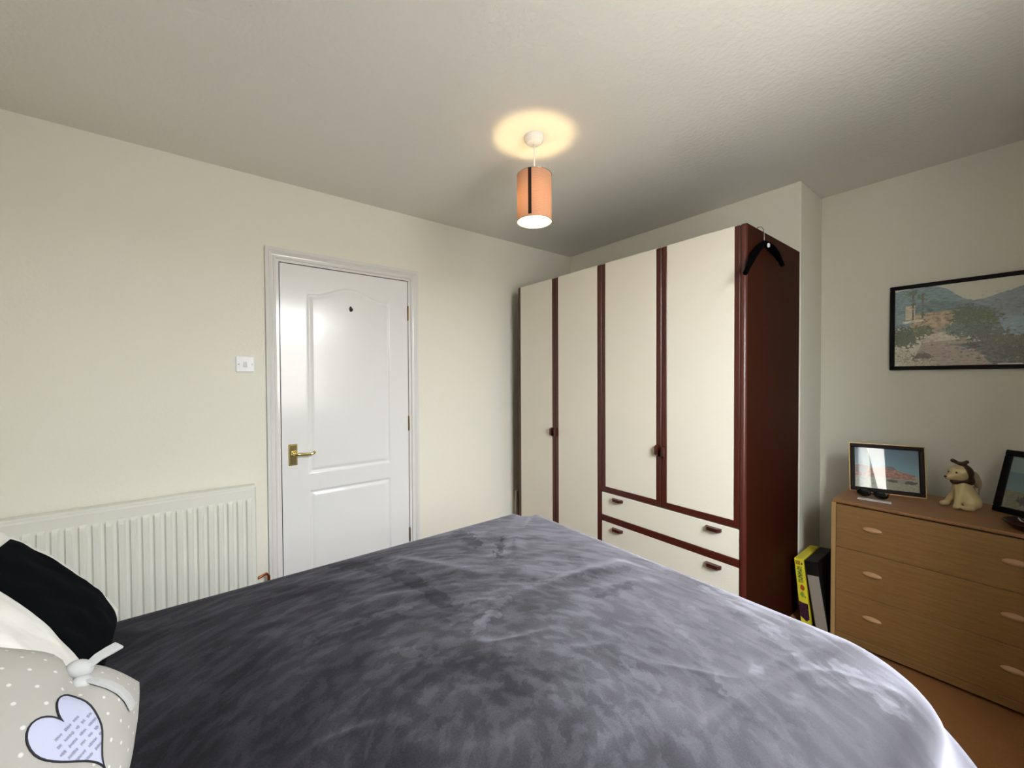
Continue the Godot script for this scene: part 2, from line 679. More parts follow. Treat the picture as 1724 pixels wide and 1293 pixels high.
func blob(im: Image, c: Vector2, r: Vector2, col: Color, rough := 0.25, seed_ := 1) -> void:
	var f := noise(0.09, FastNoiseLite.TYPE_SIMPLEX, 3, seed_)
	for y in range(maxi(0, int(c.y - r.y * 1.4)), mini(im.get_height(), int(c.y + r.y * 1.4) + 1)):
		for x in range(maxi(0, int(c.x - r.x * 1.4)), mini(im.get_width(), int(c.x + r.x * 1.4) + 1)):
			var d := Vector2((x - c.x) / r.x, (y - c.y) / r.y).length() + rough * f.get_noise_2d(x, y) * 2.0
			if d < 1.0:
				var t := f.get_noise_2d(x * 2.3 + 40, y * 2.3)
				im.set_pixel(x, y, col.lightened(clampf(t * 0.35, 0, 1)) if t > 0 else col.darkened(clampf(-t * 0.5, 0, 1)))


func poly(im: Image, pts: Array, col: Color, seed_ := 1, vary := 0.3) -> void:
	var p := PackedVector2Array(pts)
	var f := noise(0.07, FastNoiseLite.TYPE_SIMPLEX, 3, seed_)
	var lo := Vector2(1e6, 1e6)
	var hi := Vector2(-1, -1)
	for q in p:
		lo = lo.min(q)
		hi = hi.max(q)
	for y in range(maxi(0, int(lo.y)), mini(im.get_height(), int(hi.y) + 1)):
		for x in range(maxi(0, int(lo.x)), mini(im.get_width(), int(hi.x) + 1)):
			if Geometry2D.is_point_in_polygon(Vector2(x, y), p):
				var t := f.get_noise_2d(x * 0.7, y * 1.6)
				im.set_pixel(x, y, col.lightened(clampf(t * vary, 0, 1)) if t > 0 else col.darkened(clampf(-t * vary, 0, 1)))


func promenade_print() -> Image:
	var W := 384
	var H := 256
	var im := Image.create(W, H, false, Image.FORMAT_RGB8)
	im.fill(Color(0.80, 0.79, 0.75))
	var V := func(x: float, y: float) -> Vector2: return Vector2(x * W, y * H)
	poly(im, [V.call(0, 0.03), V.call(0.22, -0.02), V.call(0.32, 0.06), V.call(0.40, 0.18), V.call(0.50, 0.28), V.call(0.5, 0.5), V.call(0, 0.5)], Color(0.47, 0.58, 0.63), 2, 0.2)
	poly(im, [V.call(0.38, 0.24), V.call(0.52, 0.22), V.call(0.75, 0.10), V.call(1, -0.05), V.call(1, 0.62), V.call(0.38, 0.55)], Color(0.52, 0.57, 0.62), 3, 0.18)
	poly(im, [V.call(0.10, 0.26), V.call(0.22, 0.18), V.call(0.42, 0.24), V.call(0.55, 0.32), V.call(0.55, 0.50), V.call(0.1, 0.5)], Color(0.36, 0.48, 0.50), 4, 0.25)
	poly(im, [V.call(0.55, 0.45), V.call(1, 0.42), V.call(1, 0.85), V.call(0.55, 0.8)], Color(0.56, 0.66, 0.72), 5, 0.12)
	poly(im, [V.call(0.10, 0.34), V.call(0.36, 0.32), V.call(0.37, 0.52), V.call(0.1, 0.55)], Color(0.72, 0.63, 0.50), 6, 0.35)
	poly(im, [V.call(0.07, 0.22), V.call(0.13, 0.22), V.call(0.13, 0.40), V.call(0.07, 0.40)], Color(0.80, 0.76, 0.68), 7, 0.2)
	poly(im, [V.call(0.22, 0.52), V.call(0.34, 0.50), V.call(0.60, 1.0), V.call(0.10, 1.0)], Color(0.66, 0.60, 0.56), 8, 0.14)
	poly(im, [V.call(0.20, 0.60), V.call(0.36, 0.58), V.call(0.40, 0.68), V.call(0.18, 0.70)], Color(0.80, 0.76, 0.72), 9, 0.2)
	poly(im, [V.call(0.34, 0.74), V.call(0.62, 0.70), V.call(0.75, 0.98), V.call(0.56, 0.98), V.call(0.47, 0.80)], Color(0.40, 0.42, 0.43), 10, 0.2)
	for b in [[0.06, 0.62, 0.10, 0.13, Color(0.27, 0.34, 0.24)], [0.17, 0.55, 0.06, 0.07, Color(0.36, 0.40, 0.26)], [0.42, 0.40, 0.08, 0.11, Color(0.25, 0.33, 0.20)], [0.51, 0.44, 0.09, 0.10, Color(0.29, 0.37, 0.22)], [0.47, 0.58, 0.12, 0.09, Color(0.33, 0.42, 0.36)], [0.38, 0.55, 0.07, 0.07, Color(0.38, 0.47, 0.42)], [0.56, 0.66, 0.10, 0.10, Color(0.34, 0.37, 0.36)], [0.80, 0.86, 0.22, 0.12, Color(0.27, 0.29, 0.20)], [0.72, 0.72, 0.16, 0.06, Color(0.34, 0.38, 0.28)], [0.92, 0.62, 0.10, 0.14, Color(0.28, 0.34, 0.22)], [0.11, 0.06, 0.04, 0.03, Color(0.36, 0.44, 0.34)], [0.17, 0.12, 0.03, 0.04, Color(0.36, 0.46, 0.40)], [0.06, 0.88, 0.05, 0.10, Color(0.76, 0.75, 0.66)], [0.17, 0.88, 0.06, 0.05, Color(0.34, 0.27, 0.24)], [0.15, 0.96, 0.10, 0.05, Color(0.75, 0.72, 0.62)], [0.46, 0.76, 0.03, 0.04, Color(0.14, 0.15, 0.15)], [0.85, 0.92, 0.12, 0.06, Color(0.35, 0.26, 0.20)]]:
		blob(im, V.call(b[0], b[1]), Vector2(b[2] * W, b[3] * H), b[4], 0.3, int(b[0] * 100))
	for t in [0.11, 0.17]:
		poly(im, [V.call(t, 0.08), V.call(t + 0.012, 0.08), V.call(t + 0.012, 0.45), V.call(t, 0.45)], Color(0.36, 0.34, 0.28), 3)
	var r := RandomNumberGenerator.new()
	r.seed = 77
	for k in 900:
		var p := Vector2i(r.randi_range(4, W - 5), r.randi_range(int(H * 0.12), H - 5))
		var c := im.get_pixelv(p)
		var e := r.randf_range(-0.34, 0.26) * clampf((p.y - 20.0) / 90.0, 0.15, 1.0)
		c = c.lightened(e) if e > 0 else c.darkened(-e)
		var rx := r.randi_range(2, 6)
		var ry := r.randi_range(1, 3)
		for y in range(-ry, ry + 1):
			for x in range(-rx, rx + 1):
				if pow(x / float(rx), 2) + pow(y / float(ry), 2) <= 1.0:
					im.set_pixel(clampi(p.x + x, 0, W - 1), clampi(p.y + y, 0, H - 1), c)
	poly(im, [V.call(0.05, 0.42), V.call(0.18, 0.40), V.call(0.18, 0.43), V.call(0.05, 0.45)], Color(0.88, 0.86, 0.80), 3)
	for y in H:
		for x in W:
			var c := im.get_pixel(x, y)
			im.set_pixel(x, y, Color(0.5 + (c.r - 0.46) * 1.25, 0.5 + (c.g - 0.46) * 1.25, 0.5 + (c.b - 0.47) * 1.25).clamp())
	return im


func shore_print() -> Image:
	var W := 256
	var H := 176
	var im := paint(W, H, func(_x, y): return Color(0.14, 0.38, 0.52).lerp(Color(0.42, 0.64, 0.72), clampf(y / 95.0, 0, 1)))
	var V := func(x: float, y: float) -> Vector2: return Vector2(x * W, y * H)
	poly(im, [V.call(0, 0.68), V.call(1, 0.62), V.call(1, 1), V.call(0, 1)], Color(0.62, 0.62, 0.52), 2, 0.15)
	poly(im, [V.call(0, 0.46), V.call(0.1, 0.42), V.call(0.3, 0.48), V.call(0.5, 0.44), V.call(0.62, 0.50), V.call(0.8, 0.56), V.call(0.93, 0.60), V.call(0.93, 0.70), V.call(0.5, 0.72), V.call(0, 0.70)], Color(0.66, 0.40, 0.33), 3, 0.4)
	poly(im, [V.call(0.5, 0.44), V.call(0.6, 0.42), V.call(0.66, 0.5), V.call(0.55, 0.52)], Color(0.40, 0.34, 0.36), 4)
	blob(im, V.call(0.62, 0.77), Vector2(0.11 * W, 0.035 * H), Color(0.10, 0.13, 0.11), 0.2, 4)
	blob(im, V.call(0.86, 0.78), Vector2(0.10 * W, 0.04 * H), Color(0.05, 0.07, 0.06), 0.2, 5)
	blob(im, V.call(0.73, 0.77), Vector2(0.06 * W, 0.05 * H), Color(0.55, 0.55, 0.48), 0.2, 6)
	blob(im, V.call(0.1, 0.55), Vector2(0.1 * W, 0.09 * H), Color(0.42, 0.36, 0.36), 0.3, 7)
	return im


func figure_print() -> Image:
	var W := 160
	var H := 224
	var im := paint(W, H, func(_x, y): return Color(0.50, 0.62, 0.60) if y < 70 else Color(0.36, 0.52, 0.55).lerp(Color(0.45, 0.58, 0.60), (y - 70) / 80.0))
	var V := func(x: float, y: float) -> Vector2: return Vector2(x * W, y * H)
	poly(im, [V.call(0, 0.64), V.call(1, 0.72), V.call(1, 1), V.call(0, 1)], Color(0.50, 0.50, 0.38), 2, 0.15)
	blob(im, V.call(0.55, 0.82), Vector2(0.28 * W, 0.10 * H), Color(0.14, 0.16, 0.16), 0.15, 3)
	poly(im, [V.call(0.42, 0.80), V.call(0.52, 0.48), V.call(0.72, 0.44), V.call(0.85, 0.8)], Color(0.10, 0.11, 0.12), 4, 0.2)
	blob(im, V.call(0.62, 0.40), Vector2(0.09 * W, 0.08 * H), Color(0.50, 0.36, 0.30), 0.05, 5)
	return im


func spine_print() -> Image:
	# yellow spine: small orange mark, green lettering running down, red apple, pale-green mark, plum foot
	var im := Image.create(64, 512, false, Image.FORMAT_RGB8)
	im.fill(Color(0.90, 0.85, 0.22))
	for y in range(14, 46):
		for x in range(6, 40):
			im.set_pixel(x, y, Color(0.62, 0.42, 0.12) if (x / 5 + y / 6) % 3 else Color(0.75, 0.62, 0.2))
	blob(im, Vector2(50, 34), Vector2(6, 9), Color(0.3, 0.3, 0.1), 0.2, 3)
	var r := RandomNumberGenerator.new()
	r.seed = 4
	# five chunky letters, each two or three strokes
	for k in 6:
		var y0 := 62 + k * 21
		var strokes := [[Vector2(14, y0), Vector2(46, y0 + 3)], [Vector2(14, y0 + 13), Vector2(44, y0 + 14)], [Vector2(r.randi_range(16, 42), y0), Vector2(r.randi_range(16, 42), y0 + 14)]]
		for s in strokes:
			for i in 30:
				var p: Vector2 = s[0].lerp(s[1], i / 29.0)
				for dy in range(-2, 3):
					for dx in range(-2, 3):
						im.set_pixel(clampi(int(p.x) + dx, 0, 63), clampi(int(p.y) + dy, 0, 511), Color(0.16, 0.36, 0.18))
	blob(im, Vector2(36, 222), Vector2(15, 22), Color(0.66, 0.26, 0.06), 0.1, 6)
	blob(im, Vector2(30, 275), Vector2(13, 20), Color(0.50, 0.64, 0.18), 0.35, 7)
	blob(im, Vector2(50, 292), Vector2(5, 6), Color(0.42, 0.42, 0.1), 0.2, 8)
	poly(im, [Vector2(0, 330), Vector2(20, 338), Vector2(63, 342), Vector2(63, 460), Vector2(40, 480), Vector2(0, 448)], Color(0.20, 0.05, 0.16), 9, 0.3)
	return im


# ---------------------------------------------------------------- the room
func shell() -> void:
	var wp: Material = M.wall_paint
	struct("floor", bx(Vector3(XW - WT, -0.2, ZA - WT), Vector3(XC + WT, 0, ZS + WT)), M.carpet, "brown carpet")
	struct("ceiling", bx(Vector3(XW - WT, CEIL, ZA - WT), Vector3(XC + WT, CEIL + 0.2, ZS + WT)), M.ceiling_paint, "off-white painted ceiling")
	var st := begin()
	box(st, Vector3(XW - WT, 0, ZA - WT), Vector3(DX0 - 0.012, CEIL, ZA))
	box(st, Vector3(DX1 + 0.012, 0, ZA - WT), Vector3(XC + WT, CEIL, ZA))
	box(st, Vector3(DX0 - 0.012, DT + 0.012, ZA - WT), Vector3(DX1 + 0.012, CEIL, ZA))
	box(st, Vector3(DX0 - 0.012, 0, ZA - WT), Vector3(DX1 + 0.012, DT + 0.012, ZA - 0.12))
	struct("wall_north", st, wp, "cream wall with the white door")
	st = begin()
	box(st, Vector3(XB, 0, ZA), Vector3(XC + WT, CEIL, ZC), 0.006)
	box(st, Vector3(XC, 0, ZC), Vector3(XC + WT, CEIL, ZS))
	struct("wall_east", st, wp, "cream chimney breast and alcove wall")
	struct("wall_west", bx(Vector3(XW - WT, 0, ZA), Vector3(XW, CEIL, ZS)), wp, "cream wall behind the bed head")
	st = begin()
	box(st, Vector3(XW - WT, 0, ZS), Vector3(WX0, CEIL, ZS + WT))
	box(st, Vector3(WX1, 0, ZS), Vector3(XC + WT, CEIL, ZS + WT))
	box(st, Vector3(WX0, 0, ZS), Vector3(WX1, WY0, ZS + WT))
	box(st, Vector3(WX0, WY1, ZS), Vector3(WX1, CEIL, ZS + WT))
	struct("wall_south", st, wp, "cream wall with the window")
	# skirting boards
	var g: Material = M.gloss_white
	st = begin()
	box(st, Vector3(XW, 0, ZA), Vector3(DX0 - 0.08, 0.10, ZA + 0.015), 0.004)
	box(st, Vector3(DX1 + 0.09, 0, ZA), Vector3(XB, 0.10, ZA + 0.015), 0.004)
	struct("baseboard_north", st, g)
	st = begin()
	box(st, Vector3(XB - 0.015, 0, ZA + 0.016), Vector3(XB, 0.10, ZC + 0.0), 0.004)
	box(st, Vector3(XC - 0.015, 0, ZC + 0.001), Vector3(XC, 0.10, ZS - 0.016), 0.004)
	struct("baseboard_east", st, g)
	struct("baseboard_south", bx(Vector3(XW, 0, ZS - 0.015), Vector3(XC, 0.10, ZS), 0.004), g)


const DX0 := 0.349
const DX1 := 1.121
const DT := 1.996


func architrave(inner: float, outer: float) -> Array:
	# ogee section from the inner edge outward: offset across the face, projection
	var w := outer - inner
	return [Vector2(0, 0.0), Vector2(0, 0.010), Vector2(w * 0.10, 0.013), Vector2(w * 0.2, 0.0125), Vector2(w * 0.26, 0.009), Vector2(w * 0.36, 0.010), Vector2(w * 0.5, 0.016), Vector2(w * 0.62, 0.021), Vector2(w * 0.66, 0.022), Vector2(w * 0.70, 0.020), Vector2(w * 0.98, 0.017), Vector2(w, 0.014), Vector2(w, 0.0)]


func door() -> void:
	var d := Node3D.new()
	d.name = "door_1"
	d.position = Vector3(0.735, 0, ZA)
	add_child(d)
	d.set_meta("kind", "structure")
	d.set_meta("label", "white moulded two-panel door with brass lever handle")
	var o := Vector3(-0.735, 0, -ZA)
	# lining
	var st := begin()
	box(st, o + Vector3(DX0 - 0.03, 0, ZA - 0.12), o + Vector3(DX0, DT + 0.03, ZA + 0.0005), 0.001)
	box(st, o + Vector3(DX1, 0, ZA - 0.12), o + Vector3(DX1 + 0.03, DT + 0.03, ZA + 0.0005), 0.001)
	box(st, o + Vector3(DX0, DT, ZA - 0.12), o + Vector3(DX1, DT + 0.03, ZA + 0.0005), 0.001)
	put("frame", st, M.gloss_white, d)
	st = begin()
	box(st, o + Vector3(DX0, 0, ZA - 0.06), o + Vector3(DX0 + 0.012, DT, ZA - 0.05))
	box(st, o + Vector3(DX1 - 0.012, 0, ZA - 0.06), o + Vector3(DX1, DT, ZA - 0.05))
	box(st, o + Vector3(DX0, DT - 0.012, ZA - 0.06), o + Vector3(DX1, DT, ZA - 0.05))
	put("stop", st, M.gap_dark, d)
	# leaf: pressed panels as real relief
	var x0 := 0.3535
	var x1 := 1.1175
	var top := 1.9915
	var zf := ZA - 0.004
	var depth := func(x: float, y: float) -> float:
		var best := -1.0
		var c := 0.7405
		var hw := 0.2465
		var t := clampf(absf(x - c) / hw, 0, 1)
		var arch := 1.833 + 0.058 * (0.5 + 0.5 * cos(PI * clampf(t * 1.12, 0, 1)))
		best = maxf(best, minf(minf(x - c + hw, c + hw - x), minf(y - 0.768, arch - y)))
		best = maxf(best, minf(minf(x - c + hw, c + hw - x), minf(y - 0.16, 0.663 - y)))
		if best <= 0.0:
			return 0.0
		if best < 0.007:
			return -0.0075 * smoothstep(0.0, 0.007, best)
		if best < 0.012:
			return -0.0075
		if best < 0.034:
			return lerpf(-0.0075, -0.0015, smoothstep(0.012, 0.034, best))
		return -0.0015
	st = begin()
	var xs := []
	var nx := 150
	for i in nx + 1:
		xs.append(lerpf(x0, x1, i / float(nx)))
	var rows := []
	var ny := 330
	for j in ny + 1:
		var y := lerpf(0.006, top, j / float(ny))
		var row := PackedVector3Array()
		for x in xs:
			row.append(o + Vector3(x, y, zf + depth.call(x, y)))
		rows.append(row)
	grid(st, rows, false, true)
	box(st, o + Vector3(x0, 0.006, zf - 0.038), o + Vector3(x1, top, zf - 0.012))
	st.set_smooth_group(-1)
	for s in [[x0, 0.006, x0, top], [x1, 0.006, x1, top], [x0, top, x1, top]]:
		quad(st, o + Vector3(s[0], s[1], zf), o + Vector3(s[2], s[3], zf), o + Vector3(s[2], s[3], zf - 0.02), o + Vector3(s[0], s[1], zf - 0.02))
	var leaf := put("leaf", st, M.door_white, d)
	# handle
	var hz := zf
	st = begin()
	box(st, o + Vector3(0.386, 0.826, hz), o + Vector3(0.432, 0.950, hz + 0.004), 0.0015)
	box(st, o + Vector3(0.390, 0.831, hz + 0.003), o + Vector3(0.428, 0.945, hz + 0.008), 0.003)
	var hp := put("handle_plate", st, M.brass, leaf)
	hp.set_meta("label", "polished brass handle plate")
	st = begin()
	var hc := o + Vector3(0.409, 0.893, hz)
	lathe(st, [Vector2(0.013, 0.008), Vector2(0.0125, 0.016), Vector2(0.0095, 0.02), Vector2(0.009, 0.04), Vector2(0.010, 0.048), Vector2(0.0, 0.049)], hc, Basis(Vector3(1, 0, 0), Vector3(0, 0, 1), Vector3(0, 1, 0)), 20)
	tube(st, [hc + Vector3(-0.002, 0, 0.042), hc + Vector3(0.012, 0.001, 0.047), hc + Vector3(0.03, 0.001, 0.047), hc + Vector3(0.06, -0.002, 0.046), hc + Vector3(0.085, -0.004, 0.044), hc + Vector3(0.098, -0.001, 0.043), hc + Vector3(0.108, 0.004, 0.042), hc + Vector3(0.113, 0.005, 0.042)], [0.009, 0.0095, 0.0085, 0.008, 0.0085, 0.008, 0.0085, 0.005], 14)
	put("lever", st, M.brass, leaf, "brass scroll lever")
	# hook
	st = begin()
	ball(st, o + Vector3(0.742, 1.766, zf), Vector3(0.009, 0.017, 0.006))
	tube(st, [o + Vector3(0.742, 1.760, zf + 0.003), o + Vector3(0.743, 1.752, zf + 0.016), o + Vector3(0.744, 1.757, zf + 0.026), o + Vector3(0.744, 1.766, zf + 0.028)], 0.0045, 10)
	put("coat_hook", st, M.dark_bronze, leaf, "small dark coat hook")
	# hinges
	for y in [1.775, 1.02, 0.25]:
		st = begin()
		lathe(st, [Vector2(0, -0.05), Vector2(0.004, -0.05), Vector2(0.0055, -0.044), Vector2(0.0055, 0.044), Vector2(0.004, 0.05), Vector2(0, 0.05)], o + Vector3(1.1195, y, zf + 0.003), Basis.IDENTITY, 12)
		put("hinge", st, M.old_brass, d)
	# architrave
	var pa := architrave(0, 0.052)
	st = begin()
	var out := []
	for p in pa:
		var xi: float = 0.333 - p.x
		var xo: float = 1.137 + p.x
		var yt: float = 2.010 + p.x * 1.12
		out.append(PackedVector3Array([Vector3(xi, 0, ZA + p.y), Vector3(xi, yt, ZA + p.y), Vector3(xo, yt, ZA + p.y), Vector3(xo, 0, ZA + p.y)]))
	grid(st, out, false, true, -1)
	struct("trim_1", st, M.gloss_white, "white ogee architrave round the door")


func window() -> void:
	var w := Node3D.new()
	w.name = "window_1"
	add_child(w)
	w.set_meta("kind", "structure")
	var z := ZS + 0.17
	var st := begin()
	for b in [[WX0, WY0, WX0 + 0.06, WY1], [WX1 - 0.06, WY0, WX1, WY1], [WX0, WY0, WX1, WY0 + 0.06], [WX0, WY1 - 0.06, WX1, WY1]]:
		box(st, Vector3(b[0], b[1], z), Vector3(b[2], b[3], z + 0.07), 0.006)
	put("window_frame", st, M.upvc, w)
	put("mullion", bx(Vector3(0.98, WY0 + 0.06, z + 0.005), Vector3(1.03, WY1 - 0.06, z + 0.065), 0.006), M.upvc, w)
	put("pane", bx(Vector3(WX0 + 0.06, WY0 + 0.06, z + 0.03), Vector3(0.98, WY1 - 0.06, z + 0.034)), M.glass, w)
	put("pane", bx(Vector3(1.03, WY0 + 0.06, z + 0.03), Vector3(WX1 - 0.06, WY1 - 0.06, z + 0.034)), M.glass, w)
	put("window_sill", bx(Vector3(WX0 - 0.04, WY0 - 0.025, ZS - 0.03), Vector3(WX1 + 0.04, WY0 + 0.001, z), 0.006), M.upvc, w)


func radiator() -> void:
	var X0 := -0.70
	var X1 := 0.212
	var Y0 := 0.165
	var Y1 := 0.752
	var zb := ZA + 0.036
	var zf := ZA + 0.106
	var t := thing("radiator", "cream white ribbed panel radiator under the bare wall, left of the door", "radiator", Vector3(X0, Y0, ZA))
	var o := -Vector3(X0, Y0, ZA)
	var pitch := 0.0402
	var xs := []
	var x := X0 + 0.024
	while x < X1 - 0.04:
		for q in [0.0, 0.004, 0.008, 0.024, 0.030, 0.034]:
			xs.append([x + q, 1.0 if q > 0.006 and q < 0.028 else 0.35 if q == 0.004 else 0.0])
		x += pitch
	xs.push_front([X0, 0.0])
	xs.append([X1, 0.0])
	for front in [true, false]:
		var st := begin()
		var rows := []
		for r in [[Y0, 0.0], [Y0 + 0.045, 0.0], [Y0 + 0.06, 0.8], [Y0 + 0.072, 1.0], [Y1 - 0.075, 1.0], [Y1 - 0.064, 0.8], [Y1 - 0.052, 0.0], [Y1 - 0.008, 0.0], [Y1, -0.8]]:
			var row := PackedVector3Array()
			for p in xs:
				var h: float = maxf(r[1], 0.0) * p[1] * 0.012 + minf(r[1], 0.0) * 0.009
				row.append(o + Vector3(p[0], r[0], zf - 0.009 + h if front else zb + 0.009 - h))
			rows.append(row)
		grid(st, rows, false, front, -1)
		var z0 := zf - 0.018 if front else zb + 0.011
		box(st, o + Vector3(X0, Y0, z0), o + Vector3(X1, Y1 - 0.002, z0 + 0.007), 0.003)
		put("front_panel" if front else "back_panel", st, M.radiator_white, t)
	var st2 := begin()
	box(st2, o + Vector3(X0 - 0.004, Y1 - 0.006, zb - 0.004), o + Vector3(X1 + 0.003, Y1 + 0.012, zf - 0.014), 0.004)
	put("top_grille", st2, M.radiator_white, t)
	for s in [[X0 - 0.006, X0], [X1, X1 + 0.006]]:
		put("side_panel", bx(o + Vector3(s[0], Y0 + 0.01, zb), o + Vector3(s[1], Y1, zf - 0.006), 0.003), M.radiator_white, t)
	for bxx in [X0 + 0.15, X1 - 0.15]:
		put("bracket", bx(o + Vector3(bxx - 0.02, Y0 + 0.1, ZA + 0.0005), o + Vector3(bxx + 0.02, Y1 - 0.1, zb + 0.012), 0.002), M.radiator_white, t)
	st2 = begin()
	tube(st2, [o + Vector3(X1, Y0 + 0.088, ZA + 0.07), o + Vector3(X1 + 0.02, Y0 + 0.092, ZA + 0.07), o + Vector3(X1 + 0.05, Y0 + 0.098, ZA + 0.06), o + Vector3(X1 + 0.062, Y0 + 0.08, ZA + 0.05), o + Vector3(X1 + 0.062, 0.0, ZA + 0.045)], 0.0075, 12)
	put("pipe", st2, M.copper, t, "bare copper pipe")


func light_switch() -> void:
	var t := thing("light_switch", "white single rocker light switch on the wall left of the door frame", "light switch", Vector3(0.184, 1.41, ZA))
	put("faceplate", bx(Vector3(-0.0425, -0.0425, 0), Vector3(0.0425, 0.0425, 0.009), 0.004), M.plastic_white, t)
	var st := begin()
	plate(st, [Vector3(-0.008, 0.013, 0.009), Vector3(-0.008, -0.013, 0.009), Vector3(-0.008, -0.013, 0.016), Vector3(-0.008, 0.0, 0.0135), Vector3(-0.008, 0.013, 0.0115)], Vector3(0.016, 0, 0))
	put("rocker", st, M.switch_grey, t)
	for s in [-1, 1]:
		st = begin()
		lathe(st, [Vector2(0, 0.0095), Vector2(0.0032, 0.0095), Vector2(0.0035, 0.009), Vector2(0.0035, 0.008)], Vector3(s * 0.030, 0, 0), Basis(Vector3(1, 0, 0), Vector3(0, 0, 1), Vector3(0, 1, 0)), 12)
		put("screw", st, M.steel, t)


# ---------------------------------------------------------------- pendant lamp
func pendant() -> void:
	var L := Vector3(1.231, CEIL, -1.405)
	var t := thing("pendant_lamp", "lit ceiling pendant with peach drum shade and dark seam", "lamp", L)
	var st := begin()
	lathe(st, [Vector2(0.0, -0.034), Vector2(0.010, -0.034), Vector2(0.030, -0.031), Vector2(0.036, -0.026), Vector2(0.038, -0.018), Vector2(0.044, -0.017), Vector2(0.046, -0.012), Vector2(0.046, 0.0)], Vector3.ZERO, Basis.IDENTITY, 40)
	put("ceiling_rose", st, M.plastic_white, t)
	st = begin()
	tube(st, [Vector3(0, -0.03, 0), Vector3(0.001, -0.1, 0), Vector3(0, -0.2, 0)], 0.0032, 10)
	put("cord", st, M.plastic_white, t)
	st = begin()
	lathe(st, [Vector2(0.003, -0.135), Vector2(0.006, -0.145), Vector2(0.010, -0.17), Vector2(0.017, -0.19), Vector2(0.019, -0.225), Vector2(0.015, -0.245), Vector2(0.0, -0.246)], Vector3.ZERO, Basis.IDENTITY, 24)
	put("lamp_holder", st, M.plastic_white, t)
	var r := 0.08
	var y1 := -0.178
	var y0 := -0.392
	st = begin()
	var rows := []
	for i in 9:
		var row := PackedVector3Array()
		for j in 64:
			var a := TAU * j / 64
			row.append(Vector3(r * cos(a), lerpf(y1, y0, i / 8.0), r * sin(a)))
		rows.append(row)
	grid(st, rows, true, false)
	var shade := put("lamp_shade", st, M.shade_cloth, t, "peach fabric drum shade")
	st = begin()
	var inner := []
	for i in 9:
		var row := PackedVector3Array()
		for j in 64:
			var a := TAU * j / 64
			row.append(Vector3((r - 0.0013) * cos(a), lerpf(y1, y0, i / 8.0), (r - 0.0013) * sin(a)))
		inner.append(row)
	grid(st, inner, true, true)
	put("lining", st, M.shade_lining, shade, "white shade lining")
	# dark seam on the side that faces the bed
	st = begin()
	rows = []
	var view := atan2(1.405, -1.231)
	for i in 2:
		var row := PackedVector3Array()
		for j in 5:
			var a := view + 0.25 + 0.19 * (j / 4.0 - 0.5)
			row.append(Vector3((r + 0.0012) * cos(a), y1 if i == 0 else y0 + 0.008, (r + 0.0012) * sin(a)))
		rows.append(row)
	grid(st, rows, false, false)
	put("seam", st, M.shade_seam, shade, "dark seam strip")
	for y in [y1, y0]:
		st = begin()
		var ring := []
		for j in 49:
			var a := TAU * j / 48
			ring.append(Vector3(r * cos(a), y, r * sin(a)))
		tube(st, ring, 0.0016, 8)
		if y == y1:
			for k in 3:
				var a := TAU * k / 3 + 0.5
				tube(st, [Vector3(0.016 * cos(a), y - 0.03, 0.016 * sin(a)), Vector3(r * cos(a), y, r * sin(a))], 0.0013, 6)
		put("ring", st, M.steel, shade)
	# bulb and the light inside it
	var yb := -0.306
	st = begin()
	lathe(st, [Vector2(0.011, yb + 0.06), Vector2(0.013, yb + 0.045), Vector2(0.026, yb + 0.022), Vector2(0.030, yb), Vector2(0.026, yb - 0.017), Vector2(0.014, yb - 0.028), Vector2(0, yb - 0.031)], Vector3.ZERO, Basis.IDENTITY, 24)
	put("bulb", st, M.bulb, t, "glowing warm bulb")
	var l := OmniLight3D.new()
	l.name = "bulb_light"
	l.light_color = Color(1.0, 0.85, 0.60)
	l.light_energy = 0.105
	l.light_size = 0.02
	l.omni_range = 9.0
	l.omni_attenuation = 2.0
	l.shadow_enabled = true
	l.position = Vector3(0, yb, 0)
	t.add_child(l)


# ---------------------------------------------------------------- wardrobe
func pull(at: Vector3, length: float, upright: bool) -> SurfaceTool:
	# a chamfered bar pull that stands proud of a front facing -x
	var st := begin()
	var w := 0.008
	var prof := [Vector2(-length / 2, 0), Vector2(-length / 2 + 0.002, 0.012), Vector2(-length / 2 + 0.012, 0.024), Vector2(length / 2 - 0.012, 0.024), Vector2(length / 2 - 0.002, 0.012), Vector2(length / 2, 0)]
	var pts := []
	for p in prof:
		pts.append(at + (Vector3(-p.y, p.x, -w) if upright else Vector3(-p.y, -w, p.x)))
	plate(st, pts, Vector3(0, 0, 2 * w) if upright else Vector3(0, 2 * w, 0))
	return st


